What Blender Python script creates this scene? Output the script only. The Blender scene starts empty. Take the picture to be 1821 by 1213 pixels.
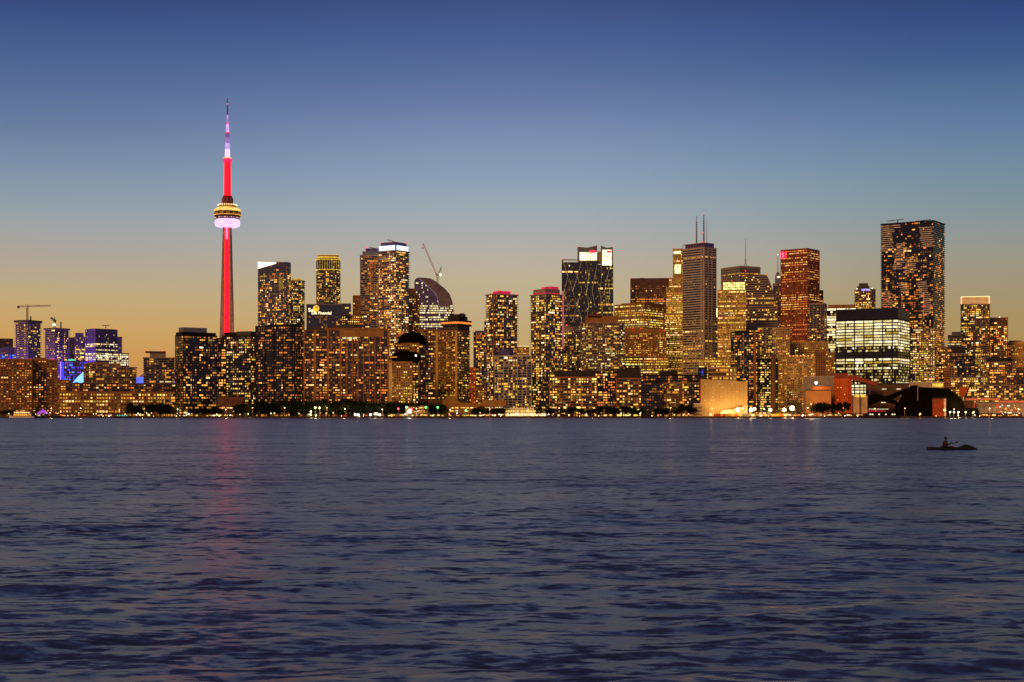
import bpy, bmesh, math, random
import numpy as np
from mathutils import Vector, Matrix
R = math.radians
sc = bpy.context.scene
COL = sc.collection
F = 2661.0          # focal length in photo pixels
HX, HY = 910.5, 739.5   # principal column, horizon row
EYE = 2.5
GZ = 1.6            # street level above the water

# ------------------------------------------------------------------ camera
cam = bpy.data.objects.new('camera', bpy.data.cameras.new('camera'))
COL.objects.link(cam)
cam.location = (0, 0, EYE)
cam.rotation_euler = (R(90), 0, 0)
cam.data.sensor_width = 36.0
cam.data.lens = 36.0 * F / 1821.0
cam.data.shift_y = (HY - 606.5) / 1821.0
cam.data.clip_start = 0.1
cam.data.clip_end = 40000
sc.camera = cam

# ------------------------------------------------------------------ view
sc.view_settings.view_transform = 'Standard'
sc.view_settings.look = 'None'
sc.view_settings.exposure = 0.0
sc.view_settings.gamma = 1.0
sc.render.engine = 'CYCLES'
sc.cycles.use_denoising = True
sc.cycles.max_bounces = 5
sc.cycles.diffuse_bounces = 2
sc.cycles.glossy_bounces = 3
sc.cycles.sample_clamp_indirect = 3.0
sc.cycles.sample_clamp_direct = 0.0

# ------------------------------------------------------------------ dusk sky
def srgb(r, g, b):
    f = lambda c: (c / 255 / 12.92) if c <= 10 else ((c / 255 + 0.055) / 1.055) ** 2.4
    return (f(r), f(g), f(b), 1.0)

world = bpy.data.worlds.new('World')
sc.world = world
world.use_nodes = True
nt = world.node_tree
for n in list(nt.nodes): nt.nodes.remove(n)
N = nt.nodes.new; L = nt.links.new
tc = N('ShaderNodeTexCoord'); sep = N('ShaderNodeSeparateXYZ')
L(tc.outputs['Generated'], sep.inputs[0])
asin = N('ShaderNodeMath'); asin.operation = 'ARCSINE'; L(sep.outputs['Z'], asin.inputs[0])
el = N('ShaderNodeMapRange'); el.inputs['From Min'].default_value = 0.0; el.inputs['From Max'].default_value = R(60)
L(asin.outputs[0], el.inputs['Value'])
def ramp(stops):
    r = N('ShaderNodeValToRGB'); e = r.color_ramp.elements
    for i, (p, c) in enumerate(stops):
        k = e[i] if i < 2 else e.new(p)
        k.position = p; k.color = srgb(*c)
    L(el.outputs[0], r.inputs[0])
    return r
up = [(0.33, (54, 64, 120)), (0.7, (66, 64, 116)), (1.0, (54, 54, 100))]
west = ramp([(0.0, (208, 132, 58)), (.032, (204, 142, 74)), (.05, (203, 158, 92)), (.0715, (192, 165, 117)), (.0813, (183, 165, 133)), (.097, (171, 161, 149)),
             (.113, (158, 161, 161)), (.128, (141, 155, 166)), (.152, (121, 140, 166)), (.175, (100, 120, 156)), (.198, (84, 105, 150)), (.22, (66, 92, 141)), (.243, (51, 73, 126)), (.255, (45, 66, 114))] + up)
mid_ = ramp([(0.0, (196, 148, 92)), (.05, (193, 165, 114)), (.0715, (190, 170, 134)), (.0875, (188, 174, 145)), (.102, (180, 172, 160)), (.117, (168, 170, 171)),
             (.131, (156, 168, 176)), (.1525, (136, 156, 180)), (.173, (124, 142, 176)), (.195, (104, 122, 164)), (.217, (84, 106, 152)), (.237, (70, 92, 145)), (.257, (58, 80, 128))] + up)
east = ramp([(0.0, (180, 134, 78)), (.043, (172, 140, 88)), (.064, (165, 143, 100)), (.081, (158, 146, 118)), (.096, (152, 148, 130)), (.111, (140, 148, 147)),
             (.126, (126, 146, 152)), (.149, (114, 138, 158)), (.172, (96, 124, 158)), (.195, (78, 110, 148)), (.217, (58, 88, 136)), (.239, (48, 72, 128)), (.257, (40, 62, 108))] + up)
back = ramp([(0.0, (120, 96, 104)), (0.06, (140, 108, 118)), (0.15, (132, 108, 134)), (0.3, (84, 80, 116)), (0.6, (62, 62, 92)), (1.0, (48, 50, 80))])
def azimuth(a_, b_, c1, c2):
    q = N('ShaderNodeMapRange'); q.interpolation_type = 'SMOOTHSTEP'
    q.inputs['From Min'].default_value = a_; q.inputs['From Max'].default_value = b_
    L(sep.outputs['X'], q.inputs['Value'])
    m = N('ShaderNodeMix'); m.data_type = 'RGBA'
    L(q.outputs[0], m.inputs['Factor']); L(c1, m.inputs[6]); L(c2, m.inputs[7]); return m.outputs[2]
sky_c = azimuth(-.34, .02, west.outputs[0], mid_.outputs[0])
sky_c = azimuth(-.01, .35, sky_c, east.outputs[0])
bk = N('ShaderNodeMapRange'); bk.interpolation_type = 'SMOOTHSTEP'
bk.inputs['From Min'].default_value = 0.55; bk.inputs['From Max'].default_value = -0.45
L(sep.outputs['Y'], bk.inputs['Value'])
mb_ = N('ShaderNodeMix'); mb_.data_type = 'RGBA'
L(bk.outputs[0], mb_.inputs['Factor']); L(sky_c, mb_.inputs[6]); L(back.outputs[0], mb_.inputs[7])
bg1 = N('ShaderNodeBackground'); L(mb_.outputs[2], bg1.inputs['Color']); bg1.inputs['Strength'].default_value = 1.0
sky = N('ShaderNodeTexSky'); sky.sky_type = 'NISHITA'; sky.sun_disc = False
sky.sun_elevation = R(-3.0); sky.sun_rotation = R(-35)
bg2 = N('ShaderNodeBackground'); L(sky.outputs[0], bg2.inputs['Color']); bg2.inputs['Strength'].default_value = 0.05
add = N('ShaderNodeAddShader'); L(bg1.outputs[0], add.inputs[0]); L(bg2.outputs[0], add.inputs[1])
wo = N('ShaderNodeOutputWorld'); L(add.outputs[0], wo.inputs['Surface'])

# warm fill added from behind the camera, high left, to brighten the facades
sun = bpy.data.objects.new('sun', bpy.data.lights.new('sun', 'SUN'))
COL.objects.link(sun)
sun.data.energy = 1.75; sun.data.angle = R(16); sun.data.color = (1.0, 0.48, 0.13)
sun.rotation_euler = Vector((0.47, 0.72, -0.52)).to_track_quat('-Z', 'Y').to_euler()

# ------------------------------------------------------------------ materials
MATS = {}
def mat(name, color, rough=0.8, metallic=0.0, var=0.25, scale=0.15, spec=0.12, stretch=(1, 1, 1)):
    if name in MATS: return MATS[name]
    m = bpy.data.materials.new(name); m.use_nodes = True
    t = m.node_tree; b = t.nodes['Principled BSDF']
    b.inputs['Roughness'].default_value = rough; b.inputs['Metallic'].default_value = metallic
    b.inputs['Specular IOR Level'].default_value = spec
    tc = t.nodes.new('ShaderNodeTexCoord'); mp = t.nodes.new('ShaderNodeMapping'); mp.inputs['Scale'].default_value = stretch
    no = t.nodes.new('ShaderNodeTexNoise'); no.inputs['Scale'].default_value = scale; no.inputs['Detail'].default_value = 6
    t.links.new(tc.outputs['Object'], mp.inputs[0]); t.links.new(mp.outputs[0], no.inputs['Vector'])
    rp = t.nodes.new('ShaderNodeValToRGB')
    rp.color_ramp.elements[0].position = 0.3; rp.color_ramp.elements[1].position = 0.7
    rp.color_ramp.elements[0].color = tuple(c * (1 - var) for c in color) + (1,)
    rp.color_ramp.elements[1].color = tuple(min(1, c * (1 + var)) for c in color) + (1,)
    t.links.new(no.outputs[0], rp.inputs[0]); t.links.new(rp.outputs[0], b.inputs['Base Color'])
    MATS[name] = m
    return m
def glow(name, color, var=0.5, scale=0.35, strength=1.0, base=(0.02, 0.02, 0.02)):
    if name in MATS: return MATS[name]
    m = bpy.data.materials.new(name); m.use_nodes = True
    t = m.node_tree; b = t.nodes['Principled BSDF']
    b.inputs['Base Color'].default_value = base + (1,)
    b.inputs['Roughness'].default_value = 0.4
    b.inputs['Emission Color'].default_value = color + (1,)
    g = t.nodes.new('ShaderNodeNewGeometry'); no = t.nodes.new('ShaderNodeTexNoise')
    no.inputs['Scale'].default_value = scale; no.inputs['Detail'].default_value = 3
    t.links.new(g.outputs['Position'], no.inputs['Vector'])
    mr = t.nodes.new('ShaderNodeMapRange')
    mr.inputs['From Min'].default_value = 0.3; mr.inputs['From Max'].default_value = 0.7
    mr.inputs['To Min'].default_value = strength * (1 - var); mr.inputs['To Max'].default_value = strength * (1 + var)
    t.links.new(no.outputs[0], mr.inputs[0]); t.links.new(mr.outputs[0], b.inputs['Emission Strength'])
    m.cycles.emission_sampling = 'NONE'
    MATS[name] = m
    return m

GLOW = {
 'w0': (1.7, 0.95, 0.34), 'w1': (1.3, 0.60, 0.09), 'w2': (0.72, 0.27, 0.028), 'w3': (0.30, 0.10, 0.012),
 'o1': (1.0, 0.25, 0.04), 'o2': (0.45, 0.09, 0.015), 'y0': (1.6, 1.2, 0.30), 'y1': (0.95, 0.62, 0.07), 'y2': (0.48, 0.30, 0.035),
 'c0': (1.4, 1.2, 0.72), 'c1': (0.80, 0.66, 0.30), 'r1': (0.9, 0.03, 0.03), 'p1': (0.22, 0.10, 0.85), 'b1': (0.10, 0.30, 1.1),
 'b2': (0.05, 0.07, 1.0), 'g1': (0.12, 0.75, 0.45),
 'd1': (0.14, 0.055, 0.010), 'd2': (0.055, 0.04, 0.035), 'd3': (0.18, 0.11, 0.014), 'd4': (0.10, 0.025, 0.008), 'd5': (0.04, 0.03, 0.16),
}
def G(k): return glow('lit_' + k, GLOW[k], var=.55, scale=.6)
PAL = {
 'res':    [('w0', 2.6), ('w1', 5), ('w2', 7), ('w3', 6), ('o1', 1.0), ('o2', 2), ('c1', 1.4), ('y2', 1.4), ('c0', .5), ('p1', .08)],
 'resor':  [('w0', 2.2), ('w1', 4), ('w2', 6), ('w3', 5), ('o1', 3), ('o2', 4), ('c1', .4), ('r1', .08)],
 'resye':  [('w0', 3), ('w1', 5), ('y1', 4), ('y2', 4), ('w2', 4), ('w3', 3), ('c1', 2), ('c0', 1), ('o2', .6)],
 'off':    [('y0', 3), ('y1', 5), ('y2', 5), ('w0', 3), ('w1', 3), ('w2', 3), ('c1', 1)],
 'offwh':  [('c0', 6), ('y0', .6), ('c1', 7), ('w0', 1), ('y2', .8)],
 'offred': [('w0', 3), ('w1', 6), ('o1', 5), ('w2', 4), ('o2', 3)],
 'blue':   [('p1', 4), ('b1', 1.2), ('b2', 5), ('w1', .8), ('c1', .6)],
 'gold':   [('y1', 4), ('y0', 2), ('w0', 2), ('w1', 4), ('y2', 4), ('w2', 4)],
}
DIM = {'res': ('d1', 'd1', 'd2', 'w3'), 'resor': ('d1', 'd4', 'd1'), 'resye': ('d1', 'd3', 'd2', 'w3'), 'off': ('d3', 'd3', 'y2', 'd1'), 'offwh': ('d3', 'y2', 'c1'), 'offred': ('d4', 'd1', 'o2'), 'blue': ('d5', 'b2'), 'gold': ('d3', 'd1', 'w3')}
def pick(rng, pal):
    P_ = PAL[pal] if isinstance(pal, str) else pal
    tot = sum(w for _, w in P_); r = rng.random() * tot
    for k, w in P_:
        r -= w
        if r <= 0: return k
    return P_[0][0]

mat('glass_dark', (0.018, 0.022, 0.035), rough=0.18, var=0.4, spec=0.6)
mat('glass_blue', (0.03, 0.04, 0.075), rough=0.15, var=0.35, spec=0.7)
mat('glass_purple', (0.09, 0.055, 0.24), rough=0.3, var=0.3, spec=0.7)
mat('glass_warm', (0.09, 0.055, 0.024), rough=0.25, var=0.4, spec=0.5)
mat('glass_gold', (0.25, 0.155, 0.04), rough=0.25, var=0.4, spec=0.6)
mat('concrete', (0.42, 0.37, 0.33)); mat('concrete_dark', (0.085, 0.07, 0.062)); mat('concrete_mid', (0.30, 0.24, 0.19))
mat('concrete_light', (0.56, 0.50, 0.44)); mat('brown', (0.31, 0.15, 0.05)); mat('brown_dark', (0.14, 0.07, 0.04))
mat('tan', (0.50, 0.33, 0.12)); mat('red_stone', (0.26, 0.06, 0.035)); mat('black_panel', (0.016, 0.013, 0.013), rough=0.8, spec=.08)
mat('gold_stone', (0.62, 0.38, 0.12)); mat('purple_metal', (0.13, 0.10, 0.26), rough=0.4, metallic=0.3); mat('steel', (0.22, 0.2, 0.2), rough=0.5, metallic=0.4)
mat('roof_dark', (0.035, 0.03, 0.035)); mat('orange_paint', (0.55, 0.13, 0.03), rough=0.6); mat('beige_paint', (0.55, 0.42, 0.26), rough=0.7)
mat('white_paint', (0.7, 0.68, 0.62), rough=0.6); mat('leaf', (0.009, 0.012, 0.005), rough=0.9, spec=0.1); mat('bark', (0.05, 0.035, 0.025), rough=0.9)
mat('grey_blue', (0.16, 0.17, 0.21), rough=0.5)

# ------------------------------------------------------------------ mesh builder
class MB:
    def __init__(s): s.v = []; s.f = []; s.m = []
    def box(s, x0, x1, y0, y1, z0, z1, mi=0):
        n = len(s.v)
        s.v += [(x0, y0, z0), (x1, y0, z0), (x1, y1, z0), (x0, y1, z0), (x0, y0, z1), (x1, y0, z1), (x1, y1, z1), (x0, y1, z1)]
        for q in ((0, 3, 2, 1), (4, 5, 6, 7), (0, 1, 5, 4), (1, 2, 6, 5), (2, 3, 7, 6), (3, 0, 4, 7)):
            s.f.append(tuple(n + i for i in q)); s.m.append(mi)
    def prism(s, poly, z0, z1, mi=0, poly2=None):
        n = len(s.v); k = len(poly); p2 = poly2 or poly
        z0f = z0 if callable(z0) else (lambda x, y: z0)
        z1f = z1 if callable(z1) else (lambda x, y: z1)
        s.v += [(x, y, z0f(x, y)) for x, y in poly] + [(x, y, z1f(x, y)) for x, y in p2]
        s.f.append(tuple(n + i for i in reversed(range(k)))); s.f.append(tuple(n + k + i for i in range(k)))
        s.m += [mi, mi]
        for i in range(k):
            j = (i + 1) % k
            s.f.append((n + i, n + j, n + k + j, n + k + i)); s.m.append(mi)
    def quad(s, a, b, c, d, mi=0):
        n = len(s.v); s.v += [a, b, c, d]; s.f.append((n, n + 1, n + 2, n + 3)); s.m.append(mi)
    def bar(s, p, q, w, mi=0, w2=None):
        p = Vector(p); q = Vector(q); d = q - p
        if d.length < 1e-6: return
        z = d.normalized(); a = Vector((0, 0, 1)) if abs(z.z) < 0.9 else Vector((1, 0, 0))
        u = z.cross(a).normalized(); t = z.cross(u); n = len(s.v); h = w / 2; h2 = (w if w2 is None else w2) / 2
        for c, hh in ((p, h), (q, h2)):
            for su, st in ((-1, -1), (1, -1), (1, 1), (-1, 1)):
                s.v.append(tuple(c + u * su * hh + t * st * hh))
        for f in ((0, 3, 2, 1), (4, 5, 6, 7), (0, 1, 5, 4), (1, 2, 6, 5), (2, 3, 7, 6), (3, 0, 4, 7)):
            s.f.append(tuple(n + i for i in f)); s.m.append(mi)
    def lathe(s, prof, seg=32, cx=0, cy=0, mi=0, sx=1, sy=1):
        n = len(s.v); k = len(prof)
        for r, z in prof:
            for i in range(seg):
                a = 2 * math.pi * i / seg
                s.v.append((cx + r * sx * math.cos(a), cy + r * sy * math.sin(a), z))
        for j in range(k - 1):
            for i in range(seg):
                i2 = (i + 1) % seg
                s.f.append((n + j * seg + i, n + j * seg + i2, n + (j + 1) * seg + i2, n + (j + 1) * seg + i)); s.m.append(mi)
        s.f.append(tuple(n + i for i in reversed(range(seg)))); s.m.append(mi)
        s.f.append(tuple(n + (k - 1) * seg + i for i in range(seg))); s.m.append(mi)
    def lattice(s, p, q, w, n, t=0.18, mi=0):
        """square lattice boom from p to q"""
        p = Vector(p); q = Vector(q); d = (q - p); z = d.normalized()
        a = Vector((0, 0, 1)) if abs(z.z) < 0.9 else Vector((1, 0, 0))
        u = z.cross(a).normalized(); v = z.cross(u)
        cs = [(u * i + v * j) * w / 2 for i, j in ((-1, -1), (1, -1), (1, 1), (-1, 1))]
        for c in cs: s.bar(p + c, q + c, t * 1.5, mi)
        for k in range(n):
            A = p + d * (k / n); B = p + d * ((k + 1) / n)
            for i in range(4):
                s.bar(A + cs[i], B + cs[(i + 1) % 4], t, mi)
    def build(s, name, mats, parent=None, smooth=False):
        me = bpy.data.meshes.new(name); me.from_pydata(s.v, [], s.f)
        if not isinstance(mats, (list, tuple)): mats = [mats]
        for m in mats: me.materials.append(MATS[m] if isinstance(m, str) else m)
        if len(mats) > 1: me.polygons.foreach_set('material_index', s.m)
        if smooth: me.polygons.foreach_set('use_smooth', [True] * len(me.polygons))
        me.update()
        o = bpy.data.objects.new(name, me); COL.objects.link(o)
        if parent: o.parent = parent
        return o

def tag(o, label=None, cat=None, group=None, kind=None):
    if label: o['label'] = label
    if cat: o['category'] = cat
    if group: o['group'] = group
    if kind: o['kind'] = kind
    return o
def empty(name, loc, rz=0, label=None, cat=None, group=None):
    o = bpy.data.objects.new(name, None); COL.objects.link(o)
    o.location = loc; o.rotation_euler = (0, 0, rz); o.empty_display_size = 2
    return tag(o, label, cat, group)
def PX(px, Y): return (px - HX) * Y / F
def PZ(py, Y): return EYE + (HY - py) * Y / F

# unit window panes, one mesh per light colour, shared by every window part
_wm = {}
def pane_mesh(k):
    if k not in _wm:
        b = MB(); b.box(-.5, .5, -.5, .5, -.5, .5)
        me = bpy.data.meshes.new('window_pane'); me.from_pydata(b.v, [], b.f); me.materials.append(G(k)); _wm[k] = me
    return _wm[k]

def rect(w, d, cx=0, cy=0): return [(cx - w/2, cy - d/2), (cx + w/2, cy - d/2), (cx + w/2, cy + d/2), (cx - w/2, cy + d/2)]
def roundp(w, d, cx=0, cy=0, n=24): return [(cx + w/2*math.cos(2*math.pi*i/n - math.pi/2), cy + d/2*math.sin(2*math.pi*i/n - math.pi/2)) for i in range(n)]
def chamf(w, d, cx=0, cy=0, c=0.22):
    k = c * min(w, d); a, b = w/2, d/2
    return [(cx+x, cy+y) for x, y in ((-a+k, -b), (a-k, -b), (a, -b+k), (a, b-k), (a-k, b), (-a+k, b), (-a, b-k), (-a, -b+k))]
def offset(poly, p):
    n = len(poly); out = []
    for i in range(n):
        x, y = poly[i]; px_, py_ = poly[i-1]; nx_, ny_ = poly[(i+1) % n]
        e1 = Vector((x-px_, y-py_)).normalized(); e2 = Vector((nx_-x, ny_-y)).normalized()
        n1 = Vector((e1.y, -e1.x)); n2 = Vector((e2.y, -e2.x)); b = (n1+n2)
        b = b / max(1e-6, b.dot(n1))
        out.append((x + b.x*p, y + b.y*p))
    return out

STY = {
 'condo_dark':  dict(glass='glass_dark', slab='concrete_dark', p=1.1, t=.45, fh=3.0, bay=3.2, pal='res', lit=.23, pier=0),
 'condo_black': dict(glass='glass_dark', slab='black_panel', p=.25, t=.7, fh=3.0, bay=3.0, pal='res', lit=.21, pier=3, pw=.5, pp=.3),
 'condo_orange':dict(glass='glass_dark', slab='brown_dark', p=.5, t=.8, fh=3.0, bay=3.2, pal='resor', lit=.22, pier=4, pw=.9, pp=.6),
 'condo_light': dict(glass='glass_dark', slab='concrete', p=1.3, t=.55, fh=3.05, bay=3.3, pal='res', lit=.30, pier=0),
 'condo_yel':   dict(glass='glass_warm', slab='concrete_mid', p=1.0, t=.6, fh=3.0, bay=3.0, pal='resye', lit=.42, pier=0),
 'grid_light':  dict(glass='glass_dark', slab='concrete_light', p=.35, t=.6, fh=3.2, bay=3.0, pal='resye', lit=.30, pier=2, pw=.7, pp=.4),
 'grid_brown':  dict(glass='glass_dark', slab='brown', p=.3, t=1.3, fh=3.0, bay=3.2, pal='resor', lit=.20, pier=1, pw=1.1, pp=.36),
 'grid_tan':    dict(glass='glass_warm', slab='tan', p=.3, t=1.35, fh=3.2, bay=2.8, pal='gold', lit=.35, pier=1, pw=1.0, pp=.36),
 'off_yellow':  dict(glass='glass_gold', slab='gold_stone', p=.25, t=1.4, fh=3.9, bay=2.4, pal='off', lit=.5, pier=2, pw=.5, pp=.3, office=1),
 'off_band':    dict(glass='glass_dark', slab='concrete', p=.3, t=1.7, fh=4.0, bay=3.0, pal='gold', lit=.12, pier=0, office=1),
 'off_black':   dict(glass='glass_dark', slab='black_panel', p=.2, t=1.2, fh=4.0, bay=3.0, pal='gold', lit=.3, pier=1, pw=.3, pp=.3, office=1),
 'off_red':     dict(glass='glass_warm', slab='red_stone', p=.3, t=1.7, fh=3.9, bay=2.9, pal='offred', lit=.5, pier=1, pw=1.0, pp=.4, office=1),
 'off_white':   dict(full=.95, glass='glass_dark', slab='black_panel', p=.2, t=.7, fh=4.0, bay=3.0, pal='offwh', lit=.9, pier=5, pw=1.5, pp=.3, office=1),
 'glass':       dict(glass='glass_blue', slab='grey_blue', p=.08, t=.5, fh=3.6, bay=3.0, pal='res', lit=.2, pier=2, pw=.25, pp=.12),
 'glass_pur':   dict(glass='glass_purple', slab='purple_metal', p=.3, t=.5, fh=3.4, bay=3.0, pal='off', lit=.2, pier=0, office=1),
}

def volume(root, poly, z0, z1, sty, rng, wins, roof='roof_dark', faces=None, **kw):
    """glass core, floor slabs, piers; collects its lit windows into wins"""
    st = dict(STY[sty]); st.update(kw)
    core = MB(); core.prism(poly, z0, z1 - 0.4); core.build('glass_wall', st['glass'], root)
    fl = MB(); fh = st['fh']; nf = max(1, int((z1 - z0) / fh)); fh = (z1 - z0) / nf
    t = min(st['t'], fh * .6)
    jog = st.get('jog')
    for i in range(nf + 1):
        z = z0 + i * fh
        p = st['p'] * ((1 + jog * (rng.random() - .5)) if jog else 1)
        fl.prism(offset(poly, p), z - t/2 if i else z0 + .01, z + t/2)
    if st['pier']:
        for e in range(len(poly)):
            a = Vector(poly[e]); b = Vector(poly[(e+1) % len(poly)]); Ln = (b-a).length
            nb = max(1, round(Ln / st['bay'])); d = (b-a)/Ln; nrm = Vector((d.y, -d.x))
            for k in range(0, nb + 1, st['pier']):
                c = a + d * (Ln * k / nb); hw = st['pw'] / 2
                q = [c - d*hw - nrm*.2, c + d*hw - nrm*.2, c + d*hw + nrm*st['pp'], c - d*hw + nrm*st['pp']]
                fl.prism([(v.x, v.y) for v in reversed(q)], z0 + .02, z1 + .1)
    fl.build('floor_bands' if not st['pier'] else 'facade_frame', st['slab'], root)
    rf = MB(); rf.prism(offset(poly, st['p'] + .15), z1 + t/2 + .003, z1 + t/2 + .9); rf.build('parapet', st.get('par', st['slab']), root)
    # lit windows
    zones = st.get('zones', [])
    pal_ = [(k_, w_*rng.uniform(.2, 2.4)) for k_, w_ in PAL[st['pal']]]; wf = rng.uniform(.85, 1.15); big = rng.uniform(.04, .3)
    for e in range(len(poly)):
        a = Vector(poly[e]); b = Vector(poly[(e+1) % len(poly)]); Ln = (b-a).length; d = (b-a)/Ln; nrm = Vector((d.y, -d.x))
        if nrm.y > 0.3: continue                       # away from the lake
        nb = max(1, round(Ln / st['bay'])); ang = math.atan2(d.y, d.x); bw = Ln / nb
        colr = [rng.uniform(.3, 1.7) for _ in range(nb)]
        for i in range(nf):
            z = z0 + (i + .5) * fh; P = st['lit']
            for (za, zb, pz) in zones:
                if za <= z <= zb: P = pz
            if st.get('office'):
                lf = rng.random() < P; pr = st.get('full', .86) if lf else P * .28
            else: pr = P * rng.uniform(.45, 1.6)
            k = 0; key = pick(rng, pal_)
            while k < nb:
                pc = pr if st.get('office') else min(.97, pr * colr[k])
                if rng.random() < pc:
                    run = 1
                    if not st.get('office') and rng.random() < .35 and k + 1 < nb:
                        run = 2
                        while rng.random() < big and k + run < nb: run += 1
                    if st.get('office') and lf:
                        while k + run < nb and run < 4 and rng.random() < .6: run += 1
                    if rng.random() < (.35 if st.get('office') else .85): key = pick(rng, pal_)
                    w = bw * run * rng.uniform(.66, .86) if run > 1 else bw * wf * rng.uniform(.32, .74)
                    h = (fh - t) * rng.uniform(.55, .92)
                    if st.get('full'): w = bw * run * .985; h = (fh - t) * rng.uniform(.8, .97)
                    c = a + d * (bw * (k + run/2)) + nrm * .05
                    wins.append((c.x, c.y, z, ang, w, h, key, abs(nrm.y) * w * h))
                    k += run
                else:
                    if rng.random() < st.get('dim', .5 if st.get('office') else .30) * min(1, P*4):
                        dk = DIM[st['pal']]; c = a + d * (bw * (k + .5)) + nrm * .05
                        wins.append((c.x, c.y, z, ang, bw * rng.uniform(.5, .9), (fh - t) * rng.uniform(.6, .95), dk[rng.randrange(len(dk))], 0))
                    k += 1

def put_windows(root, wins, cap=100):
    wins.sort(key=lambda w: -w[2] - (30 if w[7] > .5 else 0) + (900 if w[6][0] == 'd' else 0))
    for (x, y, z, ang, w, h, key, _) in wins[:cap]:
        o = bpy.data.objects.new('window', pane_mesh(key)); COL.objects.link(o)
        o.parent = root; o.location = (x, y, z); o.rotation_euler = (0, 0, ang); o.scale = (w, .08, h)
    rest = wins[cap:]
    if rest:
        ks = sorted({w[6] for w in rest}); m = MB()
        for (x, y, z, ang, w, h, key, _) in rest:
            dx, dy = math.cos(ang)*w/2, math.sin(ang)*w/2; hh = h/2
            m.quad((x-dx, y-dy, z-hh), (x+dx, y+dy, z-hh), (x+dx, y+dy, z+hh), (x-dx, y-dy, z+hh), ks.index(key))
        tag(m.build('lit_window', [G(k) for k in ks], root), kind='stuff')


SEED = [11]
def tower(name, label, x0, x1, top, Y, sty='condo_dark', xc=None, th=25, D=None, shape='rect', cat='tower', extra=(), beacons=(), sign=None, base=GZ, **kw):
    """x0, xc, x1: photo columns of the left edge, the near corner and the right edge; top: photo row of the roof"""
    SEED[0] += 7; rng = random.Random(SEED[0]); s = Y / F
    if xc is None:
        W = (x1 - x0) * s; D = D or min(max(W*.7, 14), 40); mid = (x0 + x1)/2; rel = 0.0; X = PX(mid, Y); Yc = Y + D/2
        phi = -math.atan2(mid - HX, F)
        W /= 1.0
    else:
        t = R(th)
        lp, rp = (xc - x0)*s, (x1 - xc)*s
        if lp >= rp: W, Dd, rel, sx = lp/math.cos(t), rp/math.sin(t), -t, 1
        else: W, Dd, rel, sx = rp/math.cos(t), lp/math.sin(t), t, -1
        D = Dd; al = math.atan2(xc - HX, F); phi = rel - al
        # near corner local (sx*W/2, -D/2) sits at (xc, Y)
        cx, cy = sx*W/2, -D/2
        X = PX(xc, Y) - (cx*math.cos(phi) - cy*math.sin(phi)); Yc = Y - (cx*math.sin(phi) + cy*math.cos(phi))
    root = empty(name, (X, Yc, base), phi, label, cat)
    H = PZ(top, Y) - base; wins = []
    zone = [(PZ(b, Y) - base, PZ(a, Y) - base, p) for a, b, p in kw.pop('zones', [])]
    mk = {'rect': rect, 'round': roundp, 'chamf': chamf}[shape]
    volume(root, mk(W, D), 0, H, sty, rng, wins, zones=zone, **kw)
    for ex in extra:
        # (fx0, fx1, fy0, fy1, top row, bottom row, kind, material/style, shape)
        fx0, fx1, fy0, fy1, tp, bt, kind, m = ex[:8]; shp = ex[8] if len(ex) > 8 else 'rect'
        za = (PZ(bt, Y) - base) if bt is not None else H + .9; zb = PZ(tp, Y) - base
        w, d = (fx1-fx0)*W, (fy1-fy0)*D; cx, cy = (fx0+fx1-1)/2*W, (fy0+fy1-1)/2*D
        pl = {'rect': rect, 'round': roundp, 'chamf': chamf}[shp](w, d, cx, cy)
        if kind == 'vol': volume(root, pl, za, zb, m, rng, wins)
        else:
            b = MB(); b.prism(pl, za, zb); b.build(kind, G(m) if m in GLOW else m, root)
    put_windows(root, wins)
    for (bx, by, bz, c) in beacons:     # fractions and photo row
        b = MB(); r = 0.9; z = PZ(bz, Y) - base
        b.lathe([(.15, z-1.2), (.15, z-.5), (r*.8, z-.4), (r, z), (r*.5, z+.6)], 8, (bx-.5)*W, (by-.5)*D); b.build('beacon', glow('beacon_'+c, {'r': (3.0, .06, .1), 'w': (3, 2.6, 2), 'b': (.3, .9, 3)}[c], var=.1), root)
    root['W'] = W; root['D'] = D; root['H'] = H
    return root

ORD = ['first', 'second', 'third', 'fourth', 'fifth', 'sixth', 'seventh', 'eighth', 'ninth', 'tenth', 'eleventh', 'twelfth', 'thirteenth', 'fourteenth', 'fifteenth', 'sixteenth', 'seventeenth', 'eighteenth', 'nineteenth', 'twentieth']
ORD += ['twenty-' + o for o in ORD[:9]] + ['thirtieth'] + ['thirty-' + o for o in ORD[:9]]
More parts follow.
